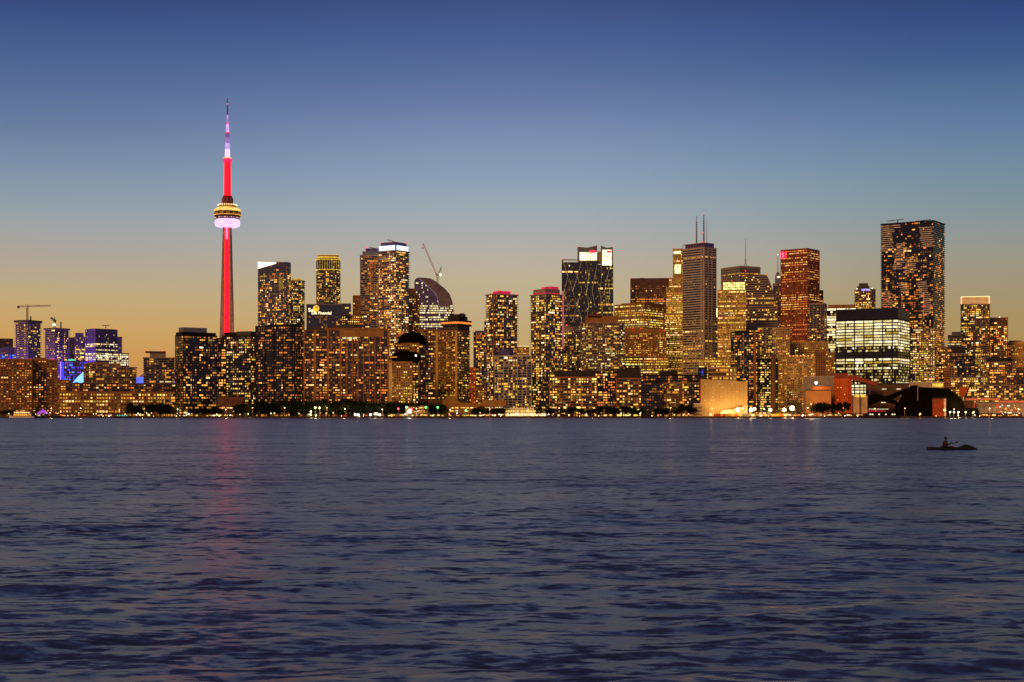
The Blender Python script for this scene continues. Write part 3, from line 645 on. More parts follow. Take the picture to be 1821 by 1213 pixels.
# curved tower
pts = [(736, 742), (736, 502), (737, 497.5), (740, 494.5), (745, 493.5), (764, 495), (772, 499), (781, 506), (790, 513), (798, 522), (803, 534), (805.5, 548), (806, 565), (806, 742)]
t = profile_tower('curved_tower', 'glass tower whose roof sweeps down in a curve to the right', pts, 2500, 34, 'glass', zones=[(494, 528, .0), (528, 534, .25), (534, 548, .45), (548, 620, .8)], pal='offwh', fh=3.8, t=1.3, p=.12, office=1, slab='grey_blue', bay=2.2, glass='glass_purple')
s = 2500/F; mid = 771; ed = [(742, 494.5), (750, 500), (759, 509), (768, 516), (775, 525), (778.5, 535), (779, 545)]
b = MB()
for i in range(len(ed)-1):
    b.bar(((ed[i][0]-mid)*s, -17.5, PZ(ed[i][1], 2500)-GZ), ((ed[i+1][0]-mid)*s, -17.5, PZ(ed[i+1][1], 2500)-GZ), .7)
b.build('edge_trim', glow('trim_lilac', (.20, .16, .22), var=.2), t)
xz = [((x-mid)*s, PZ(y, 2500)-GZ) for x, y in ed + [(800, 545), (803, 534), (798, 523), (790, 514), (781, 507), (772, 500), (764, 496), (745, 494.3)]]
b = MB(); xzprism(b, xz[::-1], -17.25, -17.05); b.build('roof_sweep', mat('roof_sweep', (.17, .14, .17), rough=.35), t)
r = empty('tower_crane', (PX(778, 2525), 2525, PZ(512, 2525)), 0, 'luffing crane with its long boom raised above the curved glass tower', 'crane')
s = 2525/F
def rp(px, py): return ((px-778)*s, 0, PZ(py, 2525)-PZ(512, 2525))
b = MB(); b.lattice(rp(778, 512), rp(778, 492), 2.4, 6, .4); b.build('mast', 'steel', r)
b = MB(); b.lattice(rp(777, 490), rp(752.5, 433), 2.0, 24, .32); b.build('boom', mat('crane_paint', (.5, .2, .16), rough=.5), r)
b = MB(); b.bar(rp(780, 489), rp(785, 474.5), 1.0); b.bar(rp(778, 487), rp(785, 474.5), .6); b.bar(rp(785, 474.5), rp(784.5, 488), .5); b.bar(rp(785, 474.5), rp(768, 455), .22); b.build('back_mast', 'steel', r)
b = MB(); b.bar(rp(752.5, 433), rp(752, 440), .25); b.lathe([(.2, rp(752, 443)[2]), (.9, rp(752, 442)[2]), (.9, rp(752, 440)[2]), (.2, rp(752, 439.6)[2])], 8, rp(752, 440)[0], 0); b.build('hook_block', 'steel', r)
b = MB(); b.box(-2.2, 4.6, -1.8, 1.8, rp(0, 491)[2], rp(0, 487.5)[2]); b.build('cab', mat('crane_paint', (.5, .2, .16)), r)
b = MB(); b.lathe([(.3, -1.6), (1.6, -1), (2.0, 0), (1.5, 1.2), (.3, 1.7)], 12); o = b.build('worklight', glow('flood_white', (6, 5, 3)), r); o.location = rp(783.5, 489); o.location.y = -2.5

# harbour hotel towers and discs
t = tower('hotel_block', 'brown hotel wing with small windows under the dark oval disc', 691, 731, 645, 1785, 'grid_tan', slab='brown', lit=.22, D=30, fh=3.1, cat='hotel', zones=[(690, 720, .5)])
b = MB(); b.box(-t['W']/2-.8, -t['W']/2+3.2, -t['D']/2-1, -t['D']/2, 0, t['H']); b.build('pier', 'tan', t)
tower('hotel_block', 'narrow dark stair tower with stacked white windows beneath the dark discs', 728, 743, 640, 1792, 'condo_black', lit=.7, D=24, cat='hotel', pal='resye', bay=4, pier=0)
tower('hotel_block', 'brown hotel storeys showing between the two black rooftop discs', 702, 744, 612, 1846, 'grid_tan', slab='brown', lit=.3, D=26, cat='hotel')
for nm, xa, xb, ya, yb, Y, lab in (('rooftop_disc', 694, 748, 624, 644.5, 1784, 'dark oval rooftop disc with one white light above the brown hotel wing'), ('rooftop_disc', 706, 757, 590, 611, 1850, 'upper dark dome-shaped disc behind the brown hotel')):
    s = Y/F; w = (xb-xa)*s/2; h = (yb-ya)*s; r = empty(nm, (PX((xa+xb)/2, Y), Y+w*.6, PZ(yb, Y)), 0, lab, 'rooftop')
    pr = [(w*.55, 0), (w*.93, h*.12), (w, h*.4), (w*.95, h*.7), (w*.7, h*.92), (w*.3, h)] if Y == 1784 else [(w*.9, 0), (w, h*.15), (w*.93, h*.5), (w*.72, h*.8), (w*.4, h*.97), (w*.05, h*1.03)]
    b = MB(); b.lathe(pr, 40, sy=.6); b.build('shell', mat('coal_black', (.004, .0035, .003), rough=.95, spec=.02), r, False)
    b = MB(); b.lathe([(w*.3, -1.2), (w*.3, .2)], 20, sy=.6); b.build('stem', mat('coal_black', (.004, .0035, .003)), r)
    if Y == 1784:
        b = MB(); b.lathe([(.1, -1), (.9, -.5), (.9, .5), (.1, 1)], 10, w*.68, -w*.5); o = b.build('lamp', glow('flood_white', (6, 5, 3)), r); o.location.z = h*.6
        b = MB(); b.box(-w*1.02, -w*.55, -w*.55, -w*.3, h*.42, h*.5); b.build('light_strip', G('w2'), r)
tower('hotel_block', 'brown apartment slab between the dark discs and the crowned hotel tower', 742, 778, 588, 1870, 'condo_orange', slab='brown', t=1.2, lit=.33, D=30, cat='hotel', pal='res', extra=((.25, 1, .1, .9, 585, None, 'penthouse', 'concrete_dark'),))
t = tower('hotel_tower', 'hotel tower crowned by a wide overhanging restaurant band lit red-orange', 776, 835, 589, 1840, 'condo_yel', xc=813, th=36, slab='brown', lit=.22, t=1.2, p=.5, pal='gold', cat='hotel', bay=2.8)
W, D, H = t['W'], t['D'], t['H']; cx = 5; zc = lambda y: PZ(y, 1850)-GZ
b = MB(); b.box(-W/2-.7, -W/2+3, -D/2-1.2, -D/2, 0, H+.5); b.box(W/2-2.2, W/2+.7, -D/2-1.2, -D/2, 0, H+.5); b.build('pier', 'tan', t)
b = MB(); b.prism(rect(W*.72, D*.95, cx, 0), H+.9, zc(580)); b.build('crown_base', 'concrete_dark', t)
b = MB(); b.prism(rect(W*.85, D*1.1, cx, 0), zc(580), zc(570)); b.build('restaurant_band', 'roof_dark', t)
b = MB(); b.prism(rect(W*.86, D*1.11, cx, 0), zc(576.5), zc(573)); b.build('restaurant_light', glow('rest_orange', (1.1, .28, .04), var=.6, scale=.5), t)
b = MB(); b.prism(rect(W*.55, D*.7, cx+2, 0), zc(570), zc(563)); b.prism(rect(W*.3, D*.5, cx+5, 0), zc(563), zc(559)); b.build('penthouse', 'roof_dark', t)
b = MB(); b.lathe([(4, zc(563)), (4, zc(559.5)), (2.5, zc(557.8)), (.3, zc(557.3))], 14, cx-6, 0); b.lathe([(4.2, zc(563)), (4.2, zc(559.5)), (2.5, zc(557.2)), (.3, zc(557))], 14, cx+9, 0); b.build('cooling_drum', 'roof_dark', t)
tower('slim_block', 'thin orange-red block glimpsed right of the crowned hotel tower', 834, 845, 655, 2130, 'grid_brown', slab='orange_paint', lit=.3, D=20, pal='offred', cat='building')
tower('condominium', 'pale hazy condominium with a purple-grey top left of the first red-roofed tower', 842, 868, 592, 2210, 'condo_light', lit=.36, p=.6, slab='grey_blue', extra=((.1, .9, .1, .9, 588, None, 'penthouse', 'purple_metal'),))
tower('condominium', 'thin grey slab peeking out left of the first red-roofed tower', 861, 871, 573, 2270, 'glass', lit=.12)
RED = mat('red_cap', (.5, .03, .05), rough=.6)
def redglow(): return glow('cap_red', (.55, .012, .05), var=.35, scale=.25)
t = tower('condominium', 'balconied condominium with a red-lit rooftop block, the left of the two red-roofed towers', 865, 920, 524, 1960, 'condo_dark', xc=877, th=28, lit=.33, p=1.6, t=.5, slab='concrete_mid', pal='resye')
W, D, H = t['W'], t['D'], t['H']
b = MB(); b.prism(rect(W*.5, D*.8, 0, 0), H+.9, H+5.5); b.build('penthouse', redglow(), t)
b = MB(); b.prism(rect(W*1.0, D*.9, 0, 0), H+.85, H+1.6); b.build('roof_slab', RED, t)
b = MB(); b.box(-W/2-.6, -W/2+.4, -D/2-1.9, -D/2-1.0, 0, H); b.build('corner_pier', 'orange_paint', t)
for fx in (-.25, .25, -.5, .5):
    b = MB(); b.lathe([(.2, 0), (.8, .4), (.4, 1.2)], 8); o = b.build('beacon', glow('beacon_r', (3, .06, .1)), t); o.location = (W*fx, -D*.4, H+(5.5 if abs(fx) < .3 else 1.6))
tower('office_block', 'small tower with a bright white line across its top between the red-roofed towers', 918, 941, 618, 2330, 'off_yellow', lit=.5, extra=((0, 1, 0, 1, 615.5, None, 'crown_light', glow('line_white', (1.6, 1.3, .6), var=.1)),))
r = tower('condominium', 'wide pale condominium with a white concrete grid front and dark roof, below the red-roofed towers', 879, 945, 634, 1900, 'grid_light', lit=.33, D=30, bay=3.0, xc=None, extra=((.1, .52, .1, .9, 621, None, 'penthouse', 'purple_metal', 'chamf'), (.5, .95, .1, .9, 629, None, 'penthouse', 'concrete_mid')))
t = tower('condominium', 'balconied condominium with red-lit cap and pink vertical strip, right of the two red-roofed towers', 944, 1000, 524, 1950, 'condo_light', xc=971, th=42, lit=.42, p=1.2, t=.6, slab='concrete_mid', pal='resye')
W, D, H = t['W'], t['D'], t['H']
b = MB(); b.prism(rect(W*.9, D*.8, 0, 0), H+.9, H+8); b.build('penthouse', 'concrete_mid', t)
b = MB(); b.prism(rect(W*.5, D*.6, W*.12, -D*.1), H+8, H+11.5); b.build('penthouse', redglow(), t)
b = MB(); b.prism(rect(W*.92, D*.82, 0, 0), H+1.0, H+3); b.build('roof_band', redglow(), t)
b = MB(); b.box(W/2-.3, W/2+1.6, -D/2-1.6, -D/2+.3, H-70, H+6); b.build('corner_strip', glow('strip_rose', (.42, .10, .10), var=.2), t)
for fx, fy in ((-.5, -.3), (.3, -.4), (.4, .3)):
    b = MB(); b.lathe([(.2, 0), (.8, .4), (.4, 1.2)], 8); o = b.build('beacon', glow('beacon_r', (3, .06, .1)), t); o.location = (W*fx, D*fy, H+(11.5 if fx > 0 else 8))
tower('condominium', 'yellow-windowed block with a string of lamps along its rounded top, right of the red-capped tower', 982, 1030, 591, 2060, 'condo_yel', lit=.42, D=30, shape='chamf', extra=((.1, .95, .1, .9, 581, None, 'penthouse', 'concrete_mid', 'chamf'),), beacons=((.25, .2, 578, 'r'), (.55, .2, 578, 'r'), (.02, .3, 590, 'w'), (.2, .0, 590, 'w'), (.4, .0, 590, 'w'), (.6, .0, 590, 'w'), (.8, .0, 590, 'w'), (.97, .3, 590, 'w')))
tower('condominium', 'lower wing with yellow windows between the red-capped tower and the dark midrises', 985, 1010, 612, 2010, 'condo_yel', lit=.4)

# ================================================================== CENTRE RIGHT
def beacon(root, loc, c='r', sc_=1.0):
    b = MB(); b.lathe([(.2*sc_, 0), (.9*sc_, .4*sc_), (.5*sc_, 1.3*sc_)], 8)
    o = b.build('beacon', glow('beacon_'+c, {'r': (3.0, .06, .1), 'w': (3, 2.6, 2), 'b': (.3, .9, 3)}[c], var=.1), root); o.location = loc; return o
# dark glass tower with diamond light lines
Y = 2700; s = Y/F; mid = 1046
root = empty('faceted_tower', (PX(mid, Y), Y+20, GZ), -math.atan2(mid-HX, F), 'dark faceted glass tower with diamond light lines and glowing white crown boxes', 'tower')
rng = random.Random(77); wins = []
zz = lambda y: PZ(y, Y)-GZ
def pvol(x0, x1, top, d0, d1, **kw):
    volume(root, rect((x1-x0)*s, d1-d0, ((x0+x1)/2-mid)*s, (d0+d1)/2), 0, zz(top), 'glass', rng, wins, **kw)
pvol(1000, 1030, 467, -18, 18, lit=.10, p=.05, t=.25, office=1, pal='res', pier=4, glass='glass_dark')
pvol(1029.5, 1065, 465, -20, 20, lit=.07, p=.05, t=.25, office=1, pal='off', pier=4, glass='glass_dark')
pvol(1064.5, 1091.5, 472, -19, 20, lit=.12, p=.05, t=.25, office=1, pal='off', pier=4, glass='glass_dark')
put_windows(root, wins, 90)
CR = glow('crown_box', (2.2, 1.9, 1.1), var=.5, scale=.18)
for xa, xb, ya, yb in ((1032, 1063, 448, 463), (1072, 1089, 444, 472)):
    b = MB(); n = 8 if xb-xa > 20 else 5; m_ = 4 if yb - ya < 20 else 7
    for i in range(n):
        for j in range(m_):
            x = (xa + (xb-xa)*i/n - mid)*s; w = (xb-xa)/n*s*.86; z = zz(ya + (yb-ya)*(j+1)/m_); h = (yb-ya)/m_*s*.84
            b.box(x, x+w, -20.6, -20.1, z, z+h)
    b.build('crown_window', CR, root)
b = MB(); b.box((1049-mid)*s, (1061-mid)*s, -20.9, -20.65, zz(450), zz(445.5)); b.box((1080-mid)*s, (1088-mid)*s, -20.9, -20.65, zz(450), zz(446)); b.build('sign_panel', glow('sign_red', (1.6, .04, .12), var=.1), root)
b = MB()
for poly in ([(1028, 465), (1028, 439), (1031, 439), (1045, 440.5), (1063, 436.5), (1063, 449), (1031, 449), (1031, 465)], [(1069.5, 472), (1069.5, 436.5), (1079, 441), (1091, 439.5), (1091, 472), (1089.5, 472), (1089.5, 444), (1072, 444), (1072, 472)], [(1000, 468), (1000, 461), (1029, 461.5), (1029, 463), (1003, 463), (1003, 468)]):
    xzprism(b, [((x-mid)*s, zz(y)) for x, y in poly], -20.0, -19.2)
b.build('crown_frame', 'grey_blue', root)
b = MB(); b.box((1030-mid)*s, (1064-mid)*s, -16, 16, zz(465), zz(450)); b.box((1064-mid)*s, (1070-mid)*s, -14, 14, zz(466), zz(447)); b.box((1071-mid)*s, (1090-mid)*s, -16, 16, zz(472), zz(446)); b.build('crown_core', 'glass_gold', root)
b = MB()
for ch in ([(150, 290), (210, 480), (160, 680), (210, 830), (160, 1040), (190, 1150)], [(375, 300), (320, 480), (265, 660), (320, 830), (265, 1020)], [(320, 480), (375, 640), (320, 830), (375, 1000), (345, 1140)],
           [(430, 300), (460, 500), (430, 680), (460, 830), (430, 1010)], [(560, 330), (530, 490), (500, 660), (530, 830)], [(715, 350), (680, 500), (645, 670), (680, 840)], [(680, 500), (712, 690), (680, 840)], [(610, 350), (612, 500), (590, 650), (615, 840)], [(745, 480), (747, 620)], [(265, 660), (240, 560)], [(210, 830), (250, 760)]):
    for i in range(len(ch)-1):
        (a, c), (d, e) = ch[i], ch[i+1]
        for w_, f0, f1 in ((.34, 0, 1), (.85, .8, 1)):
            xa, ya = a+(d-a)*f0, c+(e-c)*f0
            b.bar(((980+xa/6.74-mid)*s, -20.9, zz(420+ya/6.74)), ((980+d/6.74-mid)*s, -20.9, zz(420+e/6.74)), w_)
b.build('light_line', glow('diamond_line', (.38, .29, .12), var=.7, scale=.06), root)
for px in (1000.5, 1029, 1091): beacon(root, ((px-mid)*s, -19, zz({1000.5: 460.5, 1029: 438, 1091: 438}[px])))
tower('office_tower', 'black slab tower with blank roof band and orange windows, left of the stepped golden tower', 1123, 1200, 496, 2820, 'off_black', lit=.25, th=10, pal='resor', bay=3.2, zones=[(494, 508, 0), (508, 514, .5), (518, 524, .6), (530, 540, .6)], slab='brown_dark', glass='glass_warm', D=40,
      extra=((.22, .32, .3, .6, 493, None, 'penthouse', 'brown_dark'),), beacons=((.01, .02, 494, 'r'), (.88, .02, 494, 'r'), (.99, .02, 494, 'r')))
tower('office_tower', 'bronze office block with continuous glowing yellow floor bands beside the faceted glass tower', 1092, 1180, 541, 2540, 'off_yellow', xc=1146, th=35, lit=.55, bay=2.2, t=1.3, slab='brown', pal='off',
      zones=[(538, 548, .12), (549, 561, 1.0), (561, 567, .2), (567, 581, 1.0)], extra=((.15, .98, .1, .9, 537, None, 'penthouse', 'brown'),))
tower('office_block', 'brown block with small mixed windows under the yellow-banded office', 1112, 1186, 592, 2330, 'grid_tan', slab='brown', lit=.35, D=34, extra=((0, 1, .05, .95, 585, None, 'penthouse', 'brown'),), beacons=((.2, .0, 584, 'r'), (.4, .0, 584, 'r'), (.97, .0, 588, 'r')), bay=2.6)
tower('condominium', 'brown-roofed condominium with long thin balconies in front of the faceted tower', 1034, 1112, 575, 2180, 'condo_yel', lit=.36, D=34, shape='chamf', slab='concrete_mid', t=.8, extra=((.1, .85, .1, .9, 562, None, 'penthouse', 'brown'), (.15, .45, .0, .7, 558.5, 562, 'penthouse', 'brown_dark')), beacons=((.38, .0, 557, 'r'),))
# stepped golden tower
Y = 2640; s = Y/F; mid = 1199
root = empty('stepped_tower', (PX(mid, Y), Y+20, GZ), -math.atan2(mid-HX, F), 'stepped golden stone tower with a green-white lit crown, left of the tall striped tower', 'tower')
rng = random.Random(5); wins = []; zz = lambda y: PZ(y, Y)-GZ
for x0, x1, top, d0, d1, li in ((1184, 1216, 560, -20, 20, .75), (1187, 1216, 512, -18, 18, .6), (1192, 1216, 496, -16, 16, .5), (1199, 1217, 443, -13, 14, .3)):
    volume(root, rect((x1-x0)*s, d1-d0, ((x0+x1)/2-mid)*s, (d0+d1)/2), 0, zz(top), 'off_yellow', rng, wins, lit=li, bay=2.3, fh=3.7, t=1.3)
put_windows(root, wins, 100)
b = MB(); b.box((1201-mid)*s, (1213-mid)*s, -13.8, -13.4, zz(451), zz(446)); b.box((1202-mid)*s, (1213-mid)*s, -13.8, -13.4, zz(486), zz(470)); b.build('crown_light', glow('crown_green', (1.2, 1.35, .6), var=.6, scale=.2), root)
b = MB(); b.box((1201-mid)*s, (1214-mid)*s, -10, 10, zz(443), zz(441.5)); b.build('roof_cap', 'concrete_mid', root)
# tall striped tower
t = tower('striped_tower', 'tallest office tower, horizontal pale stripes, violet roof box and antennas', 1214, 1274, 441, 2560, 'off_band', xc=1252, th=42, lit=.0, bay=3.4, pal='gold', t=2.0, fh=4.2, slab='concrete', zones=[(455, 460, .12), (495, 512, .10), (568, 578, .25), (585, 600, .35), (600, 690, .34)])
W, D, H = t['W'], t['D'], t['H']
b = MB(); b.prism(rect(W*.86, D*.86, 0, 0), H+1, H+10); b.build('roof_box', mat('violet_panel', (.10, .07, .24), rough=.5), t)
b = MB()
for k in range(9): b.box(-W/2 + W*k/8-.3, -W/2 + W*k/8+.3, -D/2-.2, -D/2+.3, H, H+9)
b.box(-W/2, W/2, -D/2-.25, -D/2+.35, H+8.4, H+9.6); b.build('roof_screen', 'concrete_mid', t)
b = MB()
for k in (0, 1, 2): b.box(W/2-.4, W/2+.6, -D/2 + D*k*.3, -D/2 + D*k*.3 + 2.4, 0, H+1)
for k in (0,): b.box(-W*.42, -W*.36, -D/2-.8, -D/2, 0, 0.5)
b.box(W*.36, W*.40, -D/2-.9, -D/2, 0, H+1); b.box(W*.46, W/2, -D/2-.9, -D/2, 0, H+1); b.build('corner_pier', 'concrete', t)
zz = lambda y: PZ(y, 2570)-GZ
for ax, top, r0, r1 in ((-W*.14, 380, 1.3, .5), (W*.2, 379, 1.5, .9), (W*.34, 390, .6, .3)):
    b = MB(); b.bar((ax, 0, H+9), (ax, 0, zz(top)), r0*1.3, w2=r1)
    if r0 > 1:
        h_ = zz(top)-H-9
        for k in range(9): b.lathe([(.4, H+9+h_*(.1+k*.08)), (1.5, H+10+h_*(.1+k*.08)), (1.5, H+11+h_*(.1+k*.08)), (.4, H+11.5+h_*(.1+k*.08))], 8, ax, 0)
    b.build('antenna', 'steel', t)
beacon(t, (W*.2, -1, zz(379)), sc_=1.3); beacon(t, (W*.2, -2, zz(413)), sc_=1.2); beacon(t, (W*.2, -3, H+10), sc_=1.8); beacon(t, (W*.02, -3, H+10)); beacon(t, (W*.3, -3, H+10), sc_=1.2)
tower('office_block', 'small dark block with a tall bright sign panel, tucked right of the striped tower', 1272, 1283, 547, 2800, 'glass', lit=.3, pal='off')
t = bpy.data.objects['office_block.005'] if 'office_block.005' in bpy.data.objects else None
r_ = [o for o in bpy.data.objects if o.get('label', '').startswith('small dark block with a tall bright sign')][0]
b = MB(); b.box(-3.6, 2.6, -r_['D']/2-.7, -r_['D']/2-.3, r_['H']-18, r_['H']-1); b.build('sign_panel', glow('sign_cream', (1.9, 1.8, .9), var=.1), r_)
t = tower('office_tower', 'broad pale-banded tower with a forked mast on its roof', 1282, 1352, 476, 2700, 'off_band', xc=1316, th=38, lit=.10, slab='concrete_mid', t=2.0, zones=[(474, 484, .0), (484, 496, .25), (500, 560, .25), (560, 700, .45)], bay=3,
          extra=((0, 1, 0, 1, 472.5, None, 'penthouse', 'concrete_mid'),), beacons=((.95, .1, 473, 'r'),))
W, D, H = t['W'], t['D'], t['H']; zz = lambda y: PZ(y, 2700)-GZ
b = MB(); b.bar((0, -8, zz(472)), (5, -8, zz(465)), .8); b.bar((10, -8, zz(472)), (5, -8, zz(465)), .8); b.bar((5, -8, zz(465)), (5, -8, zz(421)), .9, w2=.35)
b.bar((2, -8, zz(463)), (8, -8, zz(463)), .5); b.bar((2, -8, zz(459)), (8, -8, zz(459)), .5); b.build('antenna', 'steel', t)
t = tower('office_tower', 'golden office tower with a bright yellow-green lit crown in front of the mast tower', 1279, 1329, 517, 2500, 'off_yellow', lit=.62, bay=2.3, th=20, D=34, pal='off', extra=((.16, .98, .1, .9, 501, None, 'crown', 'glass_gold'),), beacons=((.5, .1, 499, 'r'), (.98, .02, 499, 'w')))
W, D, H = t['W'], t['D'], t['H']; s = 2500/F
b = MB()
for i in range(9):
    for j in range(3): b.box((1289+i*4.3-1304)*s, (1289+i*4.3-1304+3.7)*s, -D*.4-.6, -D*.4-.2, H+1.2+j*4.6, H+5+j*4.6)
b.build('crown_window', glow('crown_yg', (1.15, 1.1, .35), var=.6, scale=.22), t)
pts = [(1329, 742), (1329, 489), (1338, 487), (1366, 489), (1370, 497), (1377, 516), (1383, 545), (1387, 580), (1387, 742)]
profile_tower('sloped_tower', 'brown-banded office tower whose right shoulder slopes outward', pts, 2600, 34, 'off_band', slab='concrete_mid', t=1.9, fh=4.0, lit=.3, pal='gold', zones=[(486, 520, .04), (520, 532, .5), (532, 600, .3)])
r_ = [o for o in bpy.data.objects if o.get('label', '').startswith('brown-banded office')][0]
beacon(r_, ((1365-r_['mid'])*r_['s'], -10, PZ(488, 2600)-GZ)); beacon(r_, ((1329-r_['mid'])*r_['s'], -16, PZ(482, 2600)-GZ), sc_=1.3)
# spire tower
t = tower('spire_tower', 'thin grey-green tower with a pointed spire squeezed left of the red stone tower', 1376, 1392, 505, 2850, 'glass', lit=.12, slab='concrete_mid', glass='glass_dark')
s = 2850/F; W, D, H = t['W'], t['D'], t['H']; zz = lambda y: PZ(y, 2850)-GZ
b = MB(); b.prism(rect(W*.62, D*.6, .5), H+1, zz(491)); b.prism(rect(W*.62, D*.6, .5), zz(491), zz(483), poly2=rect(W*.2, D*.2, .5)); b.build('crown', 'grey_blue', t)
b = MB(); b.bar((.5, 0, zz(484)), (.5, 0, zz(453)), 1.6, w2=.8); b.build('spire', 'steel', t)
b = MB(); b.box(-1, 5, -D*.3-.5, -D*.3-.2, zz(494), zz(491)); b.build('light_strip', G('c0'), t); beacon(t, (.5, -1, zz(453)), 'w')
# red tower
t = tower('red_tower', 'red stone office tower with a glowing pink emblem on its top left corner', 1389, 1457, 443, 2520, 'off_red', xc=1436, th=26, lit=.42, extra=((.1, .95, .1, .9, 441, None, 'penthouse', 'red_stone'),), bay=3.0,
      zones=[(445, 452, .9), (482, 489, .95), (489, 495, .9), (495, 520, .25), (520, 533, .9)])
W, D, H = t['W'], t['D'], t['H']
b = MB(); b.box(-W/2+.5, -W/2+10, -D/2-1.2, -D/2-.6, H-12.5, H-1.5); b.build('sign_panel', glow('sign_crimson', (5, .01, .13), var=.1), t)
text_mesh('emblem', 'S', 11, glow('sign_pink', (2.4, .35, .55), var=.1), t, (-W/2+2.2, -D/2-1.5, H-11), bold=.25)
tower('office_block', 'red-brown block stepping down right of the red stone tower', 1452, 1465, 518, 2640, 'off_red', lit=.35, slab='brown')
tower('office_tower', 'grey tower with sparse gold windows in front of the red stone tower', 1440, 1470, 541, 2400, 'grid_light', slab='concrete_mid', xc=1466, th=12, lit=.2, pal='gold', zones=[(540, 560, .03)], extra=((0, 1, .0, 1, 539, None, 'penthouse', 'concrete_mid'),))
tower('office_tower', 'narrow brown tower with a few gold windows in front of the sloped tower', 1350, 1386, 583, 2360, 'condo_orange', lit=.3, pal='gold', slab='concrete_mid', D=24)
t = tower('condominium', 'black condominium tower with a brown full-height fin on its right side', 1303, 1350, 592, 2020, 'condo_black', lit=.3, pal='res', D=30, extra=((.15, .7, .1, .9, 588, None, 'penthouse', 'black_panel'),), pier=4)
W, D, H = t['W'], t['D'], t['H']
b = MB(); b.box(W/2-5.4, W/2-2.2, -D/2-1.4, -D/2+.2, 0, H+3); b.build('fin', 'brown', t)
b = MB(); b.box(-W/2+5, -W/2+5.8, -D/2-.9, -D/2, 0, H-2); b.box(-1, -.2, -D/2-.9, -D/2, 0, H-2); b.build('pier', 'concrete_mid', t)
t = tower('condominium', 'dark condominium with a red light mast between the black tower and the brick chimney', 1351, 1386, 640, 2060, 'condo_black', lit=.35, pal='gold', D=28)
mast(t, -t['W']/2+1.5, -t['D']/2-1, 0, PZ(587, 2045)-GZ, 1.3, 'light_mast', 'red_stone', 1.0); beacon(t, (-t['W']/2+1.5, -t['D']/2-1, PZ(588, 2045)-GZ), sc_=1.5)
r = empty('chimney', (PX(1375, 1810), 1810, GZ), 0, 'lone dark brick chimney rising in front of the condominiums', 'chimney')
b = MB(); b.lathe([(3.4, 0), (3.1, 30), (2.8, PZ(633, 1810)-GZ)], 20); b.build('stack', 'brown_dark', r)
b = MB(); b.lathe([(3.1, PZ(633, 1810)-GZ), (3.3, PZ(632, 1810)-GZ), (3.3, PZ(630, 1810)-GZ), (2.6, PZ(629.5, 1810)-GZ)], 20); b.build('rim', 'concrete_dark', r)
tower('hotel_block', 'old brown stone hotel wing with a plain upper block, right of the brick chimney', 1383, 1407, 584, 2180, 'grid_brown', slab='tan', lit=.3, pal='gold', D=30, cat='hotel', bay=2.6, fh=3.2, zones=[(583, 597, .0)])
tower('hotel_block', 'broad brown stone hotel with a row of orange lamps under its roof', 1404, 1458, 634, 2150, 'grid_brown', slab='tan', lit=.42, pal='resor', D=30, cat='hotel', bay=2.6, fh=3.2, beacons=tuple((.08+.1*k, -.0, 633, 'w') for k in range(0)))
t = bpy.data.objects[[o.name for o in bpy.data.objects if o.get('label', '').startswith('broad brown stone hotel')][0]]
for k in range(8):
    b = MB(); b.lathe([(.2, 0), (.8, .4), (.5, 1.5)], 8); o = b.build('eaves_lamp', glow('lamp_orange', (2.4, .8, .2), var=.1), t); o.location = (-t['W']*.42+k*t['W']*.12, -t['D']/2-.8, t['H']+.2)
tower('office_block', 'slanted-roof tan block lit warm from below behind the stone hotel', 1410, 1475, 610, 2230, 'grid_tan', slab='tan', lit=.25, D=30, zones=[(608, 630, .08)], glass='glass_warm')
tower('core_block', 'blank brown concrete block standing in front of the stone hotel', 1453, 1470, 626, 1960, 'grid_brown', slab='brown', lit=.0, D=18, t=1.6, cat='building')
tower('condominium', 'narrow tan tower with gold windows left of the white-lit office', 1468, 1492, 628, 2140, 'grid_tan', slab='brown', lit=.4, D=20)
tower('office_block', 'white-lit office block peeping out behind the left side of the black-roofed office', 1475, 1526, 548, 2420, 'off_white', lit=.75, D=36, slab='concrete_mid', extra=((.05, .98, .1, .9, 541.5, None, 'penthouse', 'brown'),), zones=[(546, 551, 1), (552, 563, .1)])
t = tower('condominium', 'octagonal tower with a small stepped top and violet light band, behind the black-roofed office', 1525, 1560, 515, 2620, 'condo_yel', shape='chamf', lit=.2, D=34, slab='concrete_mid', zones=[(515, 522, .3), (538, 550, .7)], extra=((.1, .72, .15, .85, 508, None, 'upper_storey', 'concrete_dark', 'chamf'), (.2, .65, .2, .8, 503, 508, 'penthouse', 'concrete_dark')))
b = MB(); b.box(-6, 8, -t['D']/2-1.6, -t['D']/2-1.2, t['H']-2, t['H']+1.2); b.build('light_band', glow('band_violet', (.5, .4, 1.3), var=.5, scale=.4), t); beacon(t, (-t['W']*.4, -12, t['H']+1), 'w', 1.3); beacon(t, (t['W']*.35, -12, t['H']+1), 'w', 1.3)
